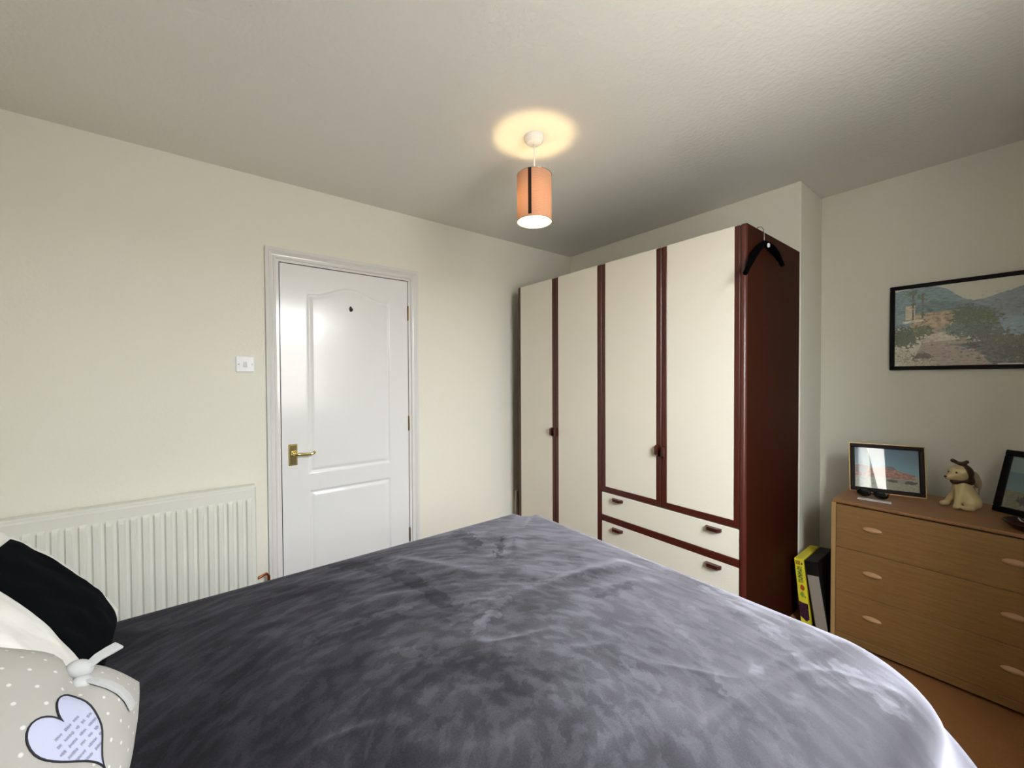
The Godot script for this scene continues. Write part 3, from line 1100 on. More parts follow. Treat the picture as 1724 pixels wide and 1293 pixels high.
func wardrobe() -> void:
	var F := 1.956
	var top := 2.032
	var zl := -2.428
	var zr := -0.778
	var zm := -1.624
	var xb := 2.665
	var t := thing("wardrobe", "four-door wardrobe with cream fronts and mahogany edging against the far wall", "wardrobe", Vector3((F + xb) / 2, 0, (zl + zr) / 2))
	var o := -t.position
	var mh: Material = M.mahogany
	var cr: Material = M.wardrobe_cream
	# carcass
	put("side_panel", bx(o + Vector3(F + 0.004, 0, zl), o + Vector3(xb, top, zl + 0.018), 0.002), M.mahogany_side, t)
	put("side_panel", bx(o + Vector3(F + 0.016, 0, zr - 0.018), o + Vector3(xb, top + 0.0, zr), 0.002), M.mahogany_side, t)
	put("back_panel", bx(o + Vector3(xb - 0.006, 0.05, zl + 0.018), o + Vector3(xb, top - 0.002, zr - 0.018)), M.oak_dark, t)
	put("top_panel", bx(o + Vector3(F + 0.02, top - 0.02, zl + 0.018), o + Vector3(xb - 0.006, top - 0.003, zr - 0.018)), M.mahogany_side, t)
	put("plinth", bx(o + Vector3(F + 0.02, 0, zl + 0.018), o + Vector3(F + 0.036, 0.07, zr - 0.018)), mh, t)
	# upright posts in front of the carcass edges; the end ones have a rounded nose
	for p in [[zl - 0.002, zl + 0.024, top - 0.004], [zm - 0.0175, zm + 0.0165, top - 0.004]]:
		put("post", bx(o + Vector3(F, 0.0, p[0]), o + Vector3(F + 0.022, p[2], p[1]), 0.003), mh, t)
	var st := begin()
	var rows := []
	for y in [0.0, top - 0.016, top - 0.006, top]:
		var row := PackedVector3Array()
		for i in 7:
			var a := PI / 2 * i / 6.0
			var sink := 0.0 if y < top - 0.01 else 0.004 if y < top else 0.014
			row.append(o + Vector3(F + 0.016 - (0.016 - sink) * sin(a), y, zr - 0.017 + (0.019 - sink * 0.5) * cos(a)))
		row.append(o + Vector3(F + (0.0 if y < top - 0.01 else 0.004 if y < top else 0.014), y, zr - 0.022))
		row.append(o + Vector3(F + 0.03, y, zr - 0.022))
		rows.append(row)
	grid(st, rows, false, true)
	put("post", st, mh, t)
	# doors: [z0, z1, y0, handle side or 0, strip width low z, strip width high z]
	var doors := [
		[zl + 0.025, -2.0195, 0.075, 0.0, 0.030, -2.047, 0.945],
		[-2.0185, zm - 0.018, 0.075, 0.030, 0.0, -2.004, 0.948],
		[zm + 0.017, -1.1985, 0.622, 0.029, 0.032, -1.219, 0.930],
		[-1.1975, zr - 0.0225, 0.622, 0.030, 0.027, -1.181, 0.926],
	]
	for d in doors:
		var e0: float = d[0] + d[3]
		var e1: float = d[1] - d[4]
		var ylow: float = d[2] + (0.033 if d[2] > 0.3 else 0.0)
		var door_ := put("door", bx(o + Vector3(F + 0.001, ylow, e0), o + Vector3(F + 0.019, top - 0.003, e1), 0.0015), cr, t)
		if d[3] > 0.0:
			put("edge_strip", bx(o + Vector3(F, d[2], d[0] + 0.0012), o + Vector3(F + 0.019, top - 0.006, e0), 0.0025), mh, door_, "dark edge strip")
		if d[4] > 0.0:
			put("edge_strip", bx(o + Vector3(F, d[2], e1), o + Vector3(F + 0.019, top - 0.006, d[1] - 0.0012), 0.0025), mh, door_, "dark edge strip")
		if d[2] > 0.3:
			put("edge_strip", bx(o + Vector3(F, d[2], e0), o + Vector3(F + 0.019, ylow, e1), 0.0015), mh, door_, "dark edge strip")
		put("handle", pull(o + Vector3(F, d[6], d[5]), 0.062, true), M.pull_brown, door_, "dark upright pull")
	# drawers with rails between
	for dr in [[0.477, 0.617], [0.297, 0.437], [0.117, 0.257]]:
		var z0 := zm + 0.0175
		var z1 := zr - 0.0225
		var w := put("drawer", bx(o + Vector3(F + 0.002, dr[0], z0), o + Vector3(F + 0.020, dr[1], z1), 0.0015), cr, t)
		for hz in [-1.486, -0.918]:
			put("handle", pull(o + Vector3(F + 0.002, dr[1] - 0.027, hz), 0.074, false), M.pull_brown, w, "dark bar pull")
	for y in [0.457, 0.277, 0.097]:
		put("rail", bx(o + Vector3(F, y - 0.0195, zm + 0.017), o + Vector3(F + 0.020, y + 0.0195, zr - 0.0225), 0.003), mh, t)


func hanger() -> void:
	var C := Vector3(2.112, 1.966, -0.760)
	var t := thing("coat_hanger", "black velvet coat hanger hooked over the top edge of the wardrobe side", "hanger", C)
	var dl := Vector3(-0.235, -0.185, 0.012)
	var dr := Vector3(0.232, -0.068, 0.002)
	var st := begin()
	var left := []
	var rl := []
	for i in 9:
		var s := i / 8.0
		left.append(dl * s + Vector3(0, 0.018 * sin(PI * s), 0))
		rl.append(0.008 + 0.006 * sin(PI * clampf(s * 1.1, 0, 1)) + 0.002)
	tube(st, left, rl, 12)
	var right := []
	for i in 9:
		var s := i / 8.0
		right.append(dr * s + Vector3(0, 0.02 * sin(PI * s), 0))
	tube(st, right, rl, 12)
	put("arms", st, M.black_flock, t)
	st = begin()
	tube(st, [Vector3(0, 0.0, 0), Vector3(0.001, 0.03, 0.0), Vector3(0.002, 0.062, -0.002), Vector3(0.0, 0.078, -0.012), Vector3(0.0, 0.080, -0.026), Vector3(-0.002, 0.072, -0.038)], 0.0022, 8)
	put("hook", st, M.steel, t)
	st = begin()
	lathe(st, [Vector2(0, 0.004), Vector2(0.009, 0.004), Vector2(0.0105, 0.002), Vector2(0.0105, -0.002), Vector2(0, -0.002)], Vector3(0.008, -0.016, 0.016), Basis(Vector3(1, 0, 0), Vector3(0, 0, 1), Vector3(0, 1, 0)), 20)
	put("size_disc", st, M.plastic_white, t, "round white disc")


# ---------------------------------------------------------------- bed
const BED_TOP := 0.607


func bed() -> void:
	var t := thing("bed", "double bed with fabric divan base, dressed in grey velvet", "bed", Vector3(0.43, 0, -0.92))
	var o := -t.position
	put("divan_base", bx(o + Vector3(-0.58, 0.04, -1.66), o + Vector3(1.36, 0.32, -0.18), 0.02), M.divan, t)
	put("mattress", bx(o + Vector3(-0.58, 0.32, -1.66), o + Vector3(1.36, 0.565, -0.18), 0.05), M.mattress, t)
	put("headboard", bx(o + Vector3(-0.66, 0.04, -1.68), o + Vector3(-0.60, 1.05, -0.16), 0.02), M.divan, t)
	for p in [[-0.5, -1.6], [-0.5, -0.24], [1.28, -1.6], [1.28, -0.24]]:
		put("leg", bx(o + Vector3(p[0] - 0.03, 0, p[1] - 0.03), o + Vector3(p[0] + 0.03, 0.045, p[1] + 0.03), 0.004), M.black_gloss, t)
	# the bedspread, draped over mattress and base
	var X0 := -0.575
	var X1 := 1.468
	var Z0 := -1.745
	var Z1 := -0.09
	var R := 0.15
	var base := []  # [point, outward normal, corner weight]
	var per := func(cx: float, cz: float, a0: float, rr: float) -> void:
		for i in 25:
			var a := a0 + PI / 2 * i / 24.0
			base.append([Vector3(cx + rr * cos(a), 0, cz + rr * sin(a)), Vector3(cos(a), 0, sin(a)), sin(PI * i / 24.0)])
	var side := func(a: Vector3, b: Vector3, n: Vector3, k: int) -> void:
		for i in range(1, k):
			base.append([a.lerp(b, i / float(k)), n, 0.0])
	var RN := 0.21
	per.call(X1 - RN, Z1 - RN, 0.0, RN)
	side.call(Vector3(X1 - RN, 0, Z1), Vector3(X0 + R, 0, Z1), Vector3(0, 0, 1), 60)
	per.call(X0 + R, Z1 - R, PI / 2, R)
	side.call(Vector3(X0, 0, Z1 - R), Vector3(X0, 0, Z0 + R), Vector3(-1, 0, 0), 50)
	per.call(X0 + R, Z0 + R, PI, R)
	side.call(Vector3(X0 + R, 0, Z0), Vector3(X1 - R, 0, Z0), Vector3(0, 0, -1), 60)
	per.call(X1 - R, Z0 + R, PI * 1.5, R)
	side.call(Vector3(X1, 0, Z0 + R), Vector3(X1, 0, Z1 - RN), Vector3(1, 0, 0), 50)
	var mid := Vector3((X0 + X1) / 2, 0, (Z0 + Z1) / 2)
	var fn := noise(1.6, FastNoiseLite.TYPE_SIMPLEX_SMOOTH, 3, 31)
	var ridge := noise(1.1, FastNoiseLite.TYPE_SIMPLEX_SMOOTH, 2, 37)
	var er := 0.085
	var height := func(p: Vector3) -> float:
		var h := fn.get_noise_2d(p.x, p.z) * 0.007
		var v := ridge.get_noise_2d(p.x * 1.0 + p.z * 0.6, p.z * 2.2 - p.x * 0.9)
		h += 0.003 * pow(1.0 - absf(v), 12.0)
		# three creases that run into the middle of the bed
		for c in [[Vector2(0.55, -1.62), Vector2(0.80, -1.20), 0.009], [Vector2(1.12, -1.42), Vector2(1.00, -1.28), 0.008], [Vector2(1.30, -0.95), Vector2(0.85, -1.02), 0.010], [Vector2(0.35, -1.30), Vector2(0.72, -1.18), 0.006]]:
			var a: Vector2 = c[0]
			var ab: Vector2 = c[1] - a
			var q := Vector2(p.x, p.z) - a
			var s := clampf(q.dot(ab) / ab.length_squared(), 0, 1)
			var d := (q - ab * s).length()
			h += c[2] * exp(-d * d / 0.0009) * (0.3 + 0.7 * sin(PI * s))
		return h
	var rows := []
	for i in 66:
		var row := PackedVector3Array()
		var f := i / 65.0
		for b in base:
			var inner: Vector3 = b[0] - b[1] * er
			var p := mid.lerp(inner, f)
			p.y = BED_TOP + height.call(p) * (1.0 - 0.5 * smoothstep(0.9, 1.0, f)) - 0.010 * pow(f, 6.0) - (0.02 if b[0].z < -1.0 else 0.008) * b[2] * pow(f, 8.0)
			row.append(p)
		rows.append(row)
	for i in range(1, 9):
		var a := PI / 2 * i / 8.0
		var row := PackedVector3Array()
		for b in base:
			var p: Vector3 = b[0] - b[1] * (er - er * sin(a))
			p.y = BED_TOP - 0.010 - (0.02 if b[0].z < -1.0 else 0.008) * b[2] - er * (1.0 - cos(a))
			row.append(p)
		rows.append(row)
	var ylow := BED_TOP - 0.01 - er
	for i in range(1, 15):
		var f := i / 14.0
		var row := PackedVector3Array()
		for k in base.size():
			var b = base[k]
			var arc: float = k * 0.23
			var fold: float = (0.018 * sin(arc) + 0.012 * sin(arc * 0.47 + 1.0)) * smoothstep(0.0, 0.6, f)
			var corner: float = b[2] * (0.10 if k > 30 else 0.21) * pow(f, 0.75) * (0.8 + 0.3 * sin(arc * 2.2 + 0.6))
			var p: Vector3 = b[0] + b[1] * (0.012 * f + fold + 0.02 * f + corner)
			p.y = lerpf(ylow - (0.02 if b[0].z < -1.0 else 0.008) * b[2], 0.10 + 0.01 * sin(arc * 0.5), f)
			row.append(p)
		rows.append(row)
	var st := begin()
	grid(st, rows, true, false)
	var sp := put("bedspread", st, M.velvet)
	tag(sp, "rumpled grey velvet bedspread over the bed", "bedspread")


func pillow_point(u0: float, v0: float, a: float, b: float, t: float, rd: float, f: FastNoiseLite, notch: float) -> Vector3:
	# a along local x, b along local z, half thickness t along local y
	var u := u0 * (1.0 - rd * v0 * v0)
	var v := v0 * (1.0 - rd * u0 * u0)
	var edge := (1.0 - pow(absf(u0), 2.6)) * (1.0 - pow(absf(v0), 2.6))
	var h := t * pow(maxf(edge, 0.0), 0.55) * (1.0 + 0.14 * f.get_noise_2d(u * a * 2.0, v * b * 2.0))
	var pinch := 1.0 - 0.05 * (1.0 - v0 * v0) * absf(u0)
	var pinch2 := 1.0 - 0.07 * (1.0 - u0 * u0) * absf(v0)
	if notch > 0.0:
		# the cover is gathered where the ribbon is tied on
		var g := exp(-pow((v0 - 0.22) / 0.16, 2.0)) * smoothstep(0.25, 1.0, u0)
		pinch -= notch * g
		h *= 1.0 - 0.45 * exp(-pow((v0 - 0.22) / 0.10, 2.0)) * smoothstep(0.35, 0.9, u0)
	return Vector3(u * a * pinch, h, v * b * pinch2)


func pillow_mesh(a: float, b: float, t: float, rd: float, seed_: int, patch := Rect2(-1, -1, 2, 2), lift := 0.0, only_top := false, notch := 0.0) -> SurfaceTool:
	var st := begin()
	var n := 38
	var f := noise(4.0, FastNoiseLite.TYPE_SIMPLEX_SMOOTH, 2, seed_)
	for side in [1.0, -1.0]:
		if only_top and side < 0:
			continue
		var rows := []
		for i in n + 1:
			var row := PackedVector3Array()
			var u0 := patch.position.x + patch.size.x * (0.5 + 0.5 * sin((i / float(n) - 0.5) * PI))
			for j in n + 1:
				var v0 := patch.position.y + patch.size.y * (0.5 + 0.5 * sin((j / float(n) - 0.5) * PI))
				var p := pillow_point(u0, v0, a, b, t, rd, f, notch)
				row.append(Vector3(p.x, side * (p.y + lift), p.z))
			rows.append(row)
		grid(st, rows, false, side > 0)
	return st


func leaning(lean: float, yaw: float) -> Basis:
	# local y is the face, local z runs down the slope, local x along the bed's width
	var up := Vector3(-cos(lean), sin(lean), 0)
	var face := Vector3(up.y, -up.x, 0)
	var x := Vector3(0, 0, -1)
	return Basis(Vector3.UP, yaw) * Basis(x, face, x.cross(face))


func pillows() -> void:
	var A := thing("pillow", "black pillow with a white border, behind the plain white pillow", "pillow", Vector3(-0.351, 0.776, -1.442))
	A.basis = leaning(0.897, 0.007)
	put("pillow_case", pillow_mesh(0.328, 0.239, 0.057, 0.10, 3), M.pillow_white, A)
	put("face_panel", pillow_mesh(0.328, 0.239, 0.057, 0.10, 3, Rect2(-0.95, -0.62, 1.58, 1.58), 0.004, true), M.pillow_navy, A, "plain near-black panel")
	var B := thing("pillow", "plain white pillow between the black pillow and the spotted cushion", "pillow", Vector3(-0.252, 0.768, -0.890))
	B.basis = leaning(1.118, -0.028)
	put("pillow_case", pillow_mesh(0.355, 0.205, 0.055, 0.10, 8), M.pillow_white, B)


func strip(st: SurfaceTool, pts: Array, out: Vector3, wide, thick: float) -> void:
	# a flat ribbon along pts; out is the way its face looks
	var rows := []
	for i in pts.size():
		var d: Vector3 = (pts[min(i + 1, pts.size() - 1)] - pts[max(i - 1, 0)]).normalized()
		var s := d.cross(out).normalized()
		var n := s.cross(d).normalized()
		var w: float = (wide[i] if wide is Array else wide) / 2
		var row := PackedVector3Array()
		for q in [[-1, -1], [-1, 1], [-0.5, 1.3], [0.5, 1.3], [1, 1], [1, -1], [0, -1.3]]:
			row.append(pts[i] + s * w * q[0] + n * thick / 2 * q[1])
		rows.append(row)
	var cap0 := PackedVector3Array()
	var cap1 := PackedVector3Array()
	for k in 7:
		cap0.append(pts[0])
		cap1.append(pts[-1])
	rows.push_front(cap0)
	rows.append(cap1)
	grid(st, rows, true, true, -1)


func heart_cushion() -> void:
	var t := thing("cushion", "small spotted grey cushion with white heart patch and ribbon bow", "cushion", Vector3(-0.220, 0.824, -0.79))
	t.basis = Basis(Vector3(0.1261, 0.4554, -0.8813), Vector3(0.6731, 0.6133, 0.4132), Vector3(0.7287, -0.6454, -0.2292)).orthonormalized()
	var a := 0.172
	var th := 0.054
	var rd := 0.15
	var f := noise(4.0, FastNoiseLite.TYPE_SIMPLEX_SMOOTH, 2, 14)
	put("cushion_cover", pillow_mesh(a, a, th, rd, 14, Rect2(-1, -1, 2, 2), 0.0, false, 0.07), M.cushion_cloth, t)
	var on_face := func(x: float, z: float, lift: float) -> Vector3:
		var u := x / a
		var v := z / a
		for k in 12:
			var p := pillow_point(u, v, a, a, th, rd, f, 0.07)
			u = clampf(u + (x - p.x) / a, -1, 1)
			v = clampf(v + (z - p.z) / a, -1, 1)
		return Vector3(x, pillow_point(u, v, a, a, th, rd, f, 0.07).y + lift, z)
	# white heart patch, its tip towards the lower right
	var mid := Vector2(0.024, 0.053)
	var down := Vector2(-0.495, 0.869)
	var across := Vector2(0.869, 0.495)
	var rim := []
	for k in 60:
		var q := TAU * k / 60
		var hx := 16.0 * pow(sin(q), 3.0)
		var hy := 13.0 * cos(q) - 5.0 * cos(2 * q) - 2.0 * cos(3 * q) - cos(4 * q)
		rim.append(across * hx * 0.00255 - down * (hy + 2.5) * 0.0040)
	var st := begin()
	st.set_smooth_group(0)
	for r in 8:
		for k in 60:
			var q := []
			for c in [[r, k], [r, k + 1], [r + 1, k + 1], [r + 1, k]]:
				var p: Vector2 = rim[c[1] % 60] * (c[0] / 8.0)
				q.append([on_face.call(mid.x + p.x, mid.y + p.y, 0.0022 - (0.0018 if c[0] == 8 else 0.0)), Vector2(0.5 + p.dot(across) / 0.095, 0.42 + p.dot(down) / 0.115)])
			for w in [0, 2, 1, 0, 3, 2]:
				st.set_uv(q[w][1])
				st.add_vertex(q[w][0])
	var heart := put("heart_patch", st, M.heart_cloth, t, "white heart patch with grey lettering")
	st = begin()
	var line := []
	for k in 61:
		var p: Vector2 = rim[k % 60] * 1.0
		line.append(on_face.call(mid.x + p.x, mid.y + p.y, 0.0012))
	tube(st, line, 0.0012, 8)
	put("border", st, M.stitch, heart, "dark stitched border")
	# bow: knot and two tails
	var bow := begin()
	var K: Vector3 = on_face.call(0.121, 0.035, 0.006)
	ball(bow, K + Vector3(0.008, 0.003, 0.000), Vector3(0.013, 0.012, 0.018))
	ball(bow, K + Vector3(-0.010, 0.001, 0.012), Vector3(0.011, 0.010, 0.015))
	var rb := put("ribbon", bow, M.ribbon, t, "pale ribbon bow")
	st = begin()
	strip(st, [K + Vector3(0.006, 0.008, 0.004), K + Vector3(0.020, 0.016, 0.012), K + Vector3(0.030, 0.020, 0.022), K + Vector3(0.041, 0.021, 0.033)], Vector3(0.3, 1, -0.5), [0.012, 0.015, 0.017, 0.017], 0.003)
	put("ribbon_tail", st, M.ribbon, rb)
	st = begin()
	var tail := []
	for q in [[0.112, 0.048], [0.107, 0.060], [0.103, 0.076], [0.097, 0.092], [0.090, 0.108], [0.081, 0.124]]:
		tail.append(on_face.call(q[0], q[1], 0.004))
	strip(st, tail, Vector3(0.3, 1, 0.3), [0.012, 0.014, 0.015, 0.016, 0.017, 0.018], 0.003)
	put("ribbon_tail", st, M.ribbon, rb)


# ---------------------------------------------------------------- chest of drawers
const CH := 0.713
const CX0 := 2.49
const CX1 := 2.97
const CZ0 := -0.586
const CZ1 := 0.145


func chest() -> void:
	var t := thing("chest_of_drawers", "oak three-drawer chest with carved oval pulls, in the alcove right of wardrobe", "chest", Vector3((CX0 + CX1) / 2, 0, (CZ0 + CZ1) / 2))
	var o := -t.position
	for z in [CZ0, CZ1 - 0.018]:
		put("side_panel", bx(o + Vector3(CX0, 0, z), o + Vector3(CX1, CH - 0.014, z + 0.018), 0.0015), M.oak_edge, t)
	put("back_panel", bx(o + Vector3(CX1 - 0.008, 0.03, CZ0 + 0.018), o + Vector3(CX1 - 0.002, CH - 0.014, CZ1 - 0.018)), M.oak_dark, t)
	put("top", bx(o + Vector3(CX0 + 0.001, CH - 0.014, CZ0), o + Vector3(CX1, CH, CZ1), 0.003), M.oak_top, t)
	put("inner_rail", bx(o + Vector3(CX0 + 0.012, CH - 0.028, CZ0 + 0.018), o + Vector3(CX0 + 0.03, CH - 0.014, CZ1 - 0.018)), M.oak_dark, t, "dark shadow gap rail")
	put("plinth", bx(o + Vector3(CX0 + 0.004, 0.016, CZ0 + 0.018), o + Vector3(CX0 + 0.022, 0.053, CZ1 - 0.018), 0.002), M.oak, t)
	for d in [[0.4815, 0.692], [0.2675, 0.4795], [0.0555, 0.2655]]:
		var w := put("drawer", bx(o + Vector3(CX0 + 0.002, d[0], CZ0 + 0.0195), o + Vector3(CX0 + 0.022, d[1], CZ1 - 0.0195), 0.0018), M.oak, t)
		for hz in [-0.430, -0.010]:
			var st := begin()
			var rows := []
			for i in 9:
				var row := PackedVector3Array()
				for j in 21:
					var s := j / 20.0 * 2.0 - 1.0
					var q := i / 8.0
					var wid := sqrt(maxf(0.0, 1.0 - s * s))
					row.append(o + Vector3(CX0 + 0.002 - 0.014 * wid * sin(PI * q) * (1.0 - 0.35 * q), (d[0] + d[1]) / 2 + 0.010 + 0.014 * wid * (q * 2.0 - 1.0), hz + 0.036 * s))
				rows.append(row)
			grid(st, rows, false, false)
			put("handle", st, M.oak_pull, w, "carved oval lip pull")


func photo_frame(n: String, label: String, group: String, at: Vector3, u: Vector3, normal: Vector3, size: Vector2, lean: float, bar: float, fm: Material, pic: Material, lip: Material) -> Node3D:
	# `at` is the lower left front corner, u runs to the right seen from the front
	var back := -normal
	var v := (Vector3.UP * cos(lean) + back * sin(lean)).normalized()
	var nn := u.cross(v).normalized()
	var t := thing(n, label, "photo frame", at, group)
	t.basis = Basis(u, v, nn)
	var w := size.x
	var h := size.y
	var st := begin()
	for b in [[0, 0, w, bar], [0, h - bar, w, h], [0, bar, bar, h - bar], [w - bar, bar, w, h - bar]]:
		box(st, Vector3(b[0], b[1], -0.016), Vector3(b[2], b[3], 0.0), 0.003)
	put("frame", st, fm, t)
	if lip:
		st = begin()
		for b in [[-0.004, -0.004, w + 0.004, 0], [-0.004, h, w + 0.004, h + 0.004], [-0.004, 0, 0, h], [w, 0, w + 0.004, h]]:
			box(st, Vector3(b[0], b[1], -0.014), Vector3(b[2], b[3], -0.001), 0.001)
		put("gilt_edge", st, lip, t, "thin gilt edge")
	put("photo", card(Vector3(bar - 0.002, bar - 0.002, -0.008), Vector3(w - 2 * bar + 0.004, 0, 0), Vector3(0, h - 2 * bar + 0.004, 0)), pic, t)
	put("backing", bx(Vector3(0.004, 0.004, -0.018), Vector3(w - 0.004, h - 0.004, -0.010)), M.black_frame, t)
	put("pane", bx(Vector3(bar - 0.002, bar - 0.002, -0.006), Vector3(w - bar + 0.002, h - bar + 0.002, -0.004)), M.glass, t)
	if lean > 0.0:
		st = begin()
		var p := h * 0.6
		var run := 2.0 * p * sin(lean)
		var q0 := Vector3(w / 2 - 0.02, p, -0.018)
		# strut end on the table top, worked out in the frame's own axes
		var down := t.basis.inverse() * Vector3(0, -1, 0)
		var outw := t.basis.inverse() * back
		var e := Vector3(w / 2 - 0.02, 0.0, 0) + outw * (run + 0.03)
		e = e + down * ((t.basis * e).y + (at.y - CH) - 0.0045)
		plate(st, [q0, q0 + Vector3(0.04, 0, 0), e + Vector3(0.045, 0, 0), e - Vector3(0.005, 0, 0)], Vector3(0, 0, -0.003))
		put("strut", st, M.black_frame, t)
	return t


func chest_things() -> void:
	# landscape frame, turned a little towards the window
	var L := Vector3(2.761, CH + 0.004, -0.566)
	var Rr := Vector3(2.873, CH + 0.004, -0.297)
	var u := (Rr - L).normalized()
	u = u.rotated(Vector3.UP, -0.07)
	photo_frame("photo_frame", "brown landscape photo frame with gilt edge, beside the spectacles", "", L, u, Vector3(u.z, 0, -u.x) * -1.0 if Vector3(u.z, 0, -u.x).x > 0 else Vector3(u.z, 0, -u.x), Vector2(0.290, 0.250), 0.17, 0.020, M.brown_frame, print_mat("shore_photo", shore_print()), M.gold_edge)
	var L2 := Vector3(2.826, CH + 0.006, -0.083)
	var u2 := Vector3(-0.05, 0, 0.093).normalized()
	photo_frame("photo_frame", "black upright photo frame leaning back, behind the dark reddish dish", "", L2, u2, Vector3(-u2.z, 0, u2.x), Vector2(0.21, 0.285), 0.30, 0.026, M.black_frame, print_mat("figure_photo", figure_print()), null)
	figurine()
	# spectacles on a white card
	var c := put("card", bx(Vector3(-0.016, 0, -0.062), Vector3(0.016, 0.0035, 0.062), 0.001), M.plastic_white)
	c.position = Vector3(2.612, CH, -0.445)
	c.rotation.y = 0.12
	tag(c, "narrow white card lying on the oak chest before the spectacles", "card")
	var g := thing("spectacles", "folded dark spectacles on the oak chest before the landscape photo frame", "spectacles", Vector3(2.668, CH, -0.462))
	var st := begin()
	for s in [-1, 1]:
		var ring := []
		for j in 25:
			var a := TAU * j / 24
			ring.append(Vector3(0, 0.021 + 0.018 * sin(a), s * 0.033 + 0.026 * cos(a)))
		tube(st, ring, 0.0028, 8)
	tube(st, [Vector3(0, 0.028, -0.008), Vector3(-0.002, 0.031, 0), Vector3(0, 0.028, 0.008)], 0.0025, 8)
	put("rims", st, M.black_gloss, g)
	for s in [-1, 1]:
		st = begin()
		ball(st, Vector3(0, 0.021, s * 0.033), Vector3(0.003, 0.017, 0.025))
		put("lens", st, M.dark_lens, g)
	for s in [-1, 1]:
		st = begin()
		tube(st, [Vector3(0.002, 0.028, s * 0.060), Vector3(0.012, 0.027, s * 0.062), Vector3(0.018 + 0.004 * s, 0.02, s * 0.02), Vector3(0.02 + 0.004 * s, 0.008, -s * 0.045)], [0.003, 0.003, 0.003, 0.004], 8)
		put("arm", st, M.black_gloss, g)
	# dish with trinkets
	var D := Vector3(2.585, CH, 0.035)
	var d := put("dish", dish_shape(), M.dish_wood)
	d.position = D
	tag(d, "shallow dark reddish dish on the oak chest before the black photo frame", "dish")
	var w := thing("trinket", "shiny silver band lying in the dark reddish dish", "trinket", D + Vector3(0.0, 0.024, -0.012))
	st = begin()
	lathe(st, [Vector2(0, 0.010), Vector2(0.013, 0.010), Vector2(0.016, 0.007), Vector2(0.016, 0.002), Vector2(0.0, 0.0)], Vector3.ZERO, Basis.IDENTITY, 24)
	put("case", st, M.steel, w)
	st = begin()
	var band := []
	for j in 21:
		var a := lerpf(0.25, TAU - 0.25, j / 20.0)
		band.append(Vector3(0.03 - 0.03 * cos(a) * 1.0 - 0.002, 0.006 + 0.004 * sin(a * 3.0), 0.026 * sin(a)))
	tube(st, band, 0.0042, 8)
	put("strap", st, M.steel, w)


func dish_shape() -> SurfaceTool:
	var st := begin()
	lathe(st, [Vector2(0.0, 0.0), Vector2(0.050, 0.0), Vector2(0.058, 0.004), Vector2(0.080, 0.026), Vector2(0.085, 0.031), Vector2(0.082, 0.033), Vector2(0.076, 0.028), Vector2(0.055, 0.011), Vector2(0.0, 0.009)], Vector3.ZERO, Basis.IDENTITY, 40)
	return st


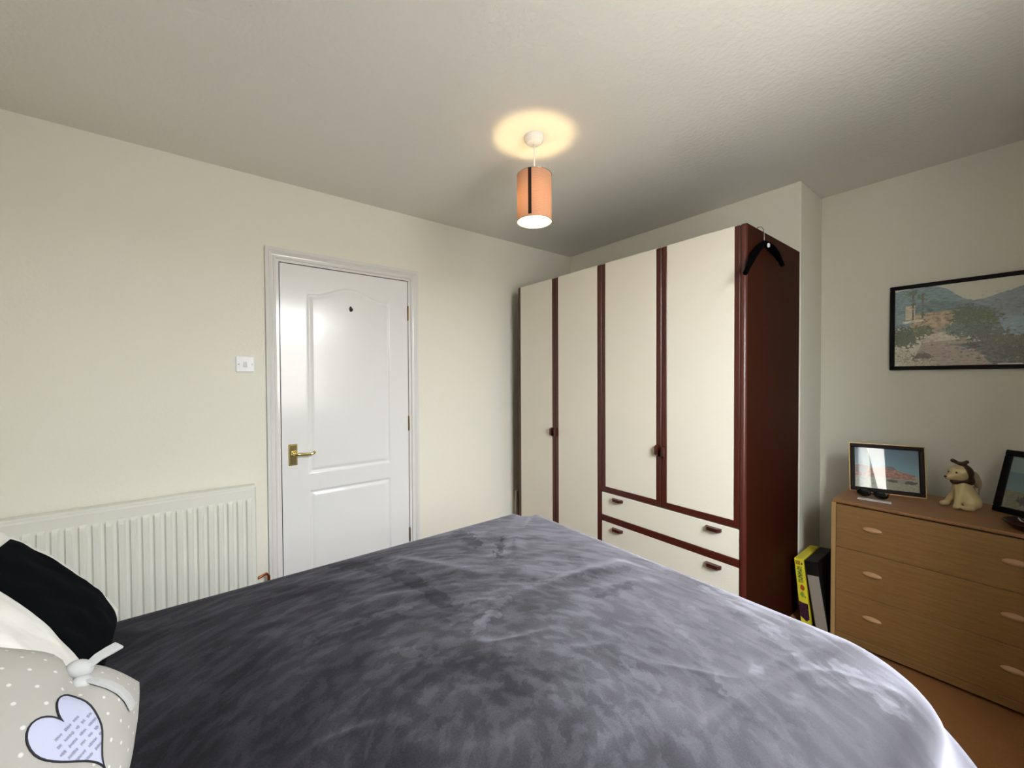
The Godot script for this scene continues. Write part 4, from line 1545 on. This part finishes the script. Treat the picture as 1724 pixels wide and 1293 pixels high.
func figurine() -> void:
	# a seated puppy; local x to the right seen from the bed, z towards the viewer
	var t := thing("figurine", "cream animal figurine with brown headscarf sitting between the two photo frames", "figurine", Vector3(2.785, CH, -0.172))
	t.basis = Basis(Vector3(0.062, 0, 0.998), Vector3.UP, Vector3(-0.998, 0, 0.062))
	var body := func(p: Vector3) -> float:
		var d := capsule(p, Vector3(0.024, 0.044, -0.008), Vector3(0.004, 0.100, -0.002), 0.040, 0.028)
		d = smin(d, capsule(p, Vector3(0.004, 0.100, -0.002), Vector3(-0.004, 0.140, 0.0), 0.025, 0.025), 0.02)
		# haunch and hind foot
		d = smin(d, capsule(p, Vector3(0.040, 0.030, 0.010), Vector3(0.030, 0.016, 0.030), 0.026, 0.016), 0.012)
		d = smin(d, capsule(p, Vector3(0.030, 0.012, 0.034), Vector3(0.014, 0.010, 0.044), 0.013, 0.011), 0.008)
		# fore legs
		d = smin(d, capsule(p, Vector3(-0.002, 0.088, 0.012), Vector3(-0.010, 0.018, 0.036), 0.018, 0.011), 0.012)
		d = smin(d, capsule(p, Vector3(-0.010, 0.012, 0.038), Vector3(-0.014, 0.010, 0.048), 0.0125, 0.011), 0.006)
		d = smin(d, capsule(p, Vector3(-0.008, 0.085, -0.004), Vector3(-0.042, 0.020, -0.004), 0.017, 0.011), 0.012)
		d = smin(d, capsule(p, Vector3(-0.044, 0.013, -0.002), Vector3(-0.057, 0.011, 0.004), 0.012, 0.011), 0.006)
		# head and muzzle
		d = smin(d, capsule(p, Vector3(-0.004, 0.164, 0.002), Vector3(-0.014, 0.160, 0.008), 0.036, 0.031), 0.015)
		d = smin(d, capsule(p, Vector3(-0.024, 0.148, 0.020), Vector3(-0.040, 0.142, 0.034), 0.019, 0.012), 0.012)
		return maxf(d, -p.y)
	put("body", nets(body, Vector3(-0.084, -0.006, -0.062), Vector3(0.082, 0.212, 0.080), 0.004), M.cream_china, t)
	var scarf := func(p: Vector3) -> float:
		var shell := absf(p.distance_to(Vector3(-0.004, 0.164, 0.001)) - 0.041) - 0.0045
		shell = maxf(shell, -(0.88 * (p.x - 0.006) + 0.30 * (p.y - 0.175) - 0.36 * p.z))
		var d := smin(shell, capsule(p, Vector3(0.024, 0.130, 0.0), Vector3(-0.020, 0.124, 0.020), 0.021, 0.015), 0.01)
		d = smin(d, capsule(p, Vector3(0.002, 0.196, 0.0), Vector3(-0.002, 0.206, 0.002), 0.010, 0.007), 0.008)
		d = smin(d, capsule(p, Vector3(-0.004, 0.205, 0.004), Vector3(-0.026, 0.219, 0.010), 0.007, 0.009), 0.006)
		d = smin(d, capsule(p, Vector3(0.000, 0.205, 0.002), Vector3(0.018, 0.217, 0.004), 0.007, 0.008), 0.006)
		return d
	put("headscarf", nets(scarf, Vector3(-0.062, 0.092, -0.05), Vector3(0.058, 0.236, 0.06), 0.004), M.brown_china, t, "brown knotted headscarf")
	for at in [Vector3(-0.014, 0.168, 0.0385), Vector3(-0.038, 0.166, 0.026)]:
		var st := begin()
		ball(st, at, Vector3(0.0035, 0.0045, 0.0035))
		put("eye", st, M.brown_china, t)
	var st := begin()
	ball(st, Vector3(-0.048, 0.145, 0.041), Vector3(0.006, 0.005, 0.006))
	put("nose", st, M.brown_china, t)
	st = begin()
	ball(st, Vector3(0.048, 0.130, -0.030), Vector3(0.015, 0.042, 0.009), Basis(Vector3(0, 0, 1), 0.2))
	tube(st, [Vector3(0.036, 0.040, -0.030), Vector3(0.046, 0.07, -0.036), Vector3(0.048, 0.1, -0.032)], [0.014, 0.012, 0.011], 10)
	put("tail", st, M.taupe_china, t, "upright taupe tail")


func games() -> void:
	# both lean towards the chimney breast
	var y := thing("board_game", "slim yellow game box with green lettering leaning by the wardrobe", "game box", Vector3(2.512, 0.002, -0.694), "games between wardrobe and chest")
	y.rotation.x = -0.10
	var w := 0.042
	var h := 0.352
	put("box", bx(Vector3(0, 0.004, -w / 2), Vector3(0.26, h, w / 2), 0.002), M.box_yellow, y)
	put("spine", card(Vector3(-0.0008, 0.006, -w / 2 + 0.001), Vector3(0, 0, w - 0.002), Vector3(0, h - 0.008, 0)), print_mat("spine", spine_print(), 0.45), y, "yellow printed spine with green lettering")
	var g := thing("board_game", "black and grey game box leaning against the yellow game box", "game box", Vector3(2.515, 0.0, -0.6235), "games between wardrobe and chest")
	g.rotation.x = -0.15
	w = 0.058
	h = 0.358
	put("box", bx(Vector3(0, 0.006, -w / 2), Vector3(0.27, h, w / 2), 0.002), M.box_black, g)
	put("spine", bx(Vector3(-0.0012, 0.008, -w / 2 + 0.004), Vector3(0.0005, h - 0.072, w / 2 - 0.004), 0.0004), M.box_grey, g, "pale grey spine label")


func wall_picture() -> void:
	var x := XC - 0.022
	var t := photo_frame("picture", "black framed promenade painting on the alcove wall above the chest", "", Vector3(x, 1.362, -0.464), Vector3(0, 0, 1), Vector3(-1, 0, 0), Vector2(0.66, 0.466), 0.0, 0.021, M.black_frame, print_mat("promenade", promenade_print(), 0.5), null)
	t.set_meta("category", "picture")


func trunking() -> void:
	var o := put("cable_trunking", bx(Vector3(2.046, 0.10, ZA), Vector3(2.068, 0.388, ZA + 0.016), 0.002), M.plastic_white)
	tag(o, "short white cable trunking on the wall beside the wardrobe", "trunking")
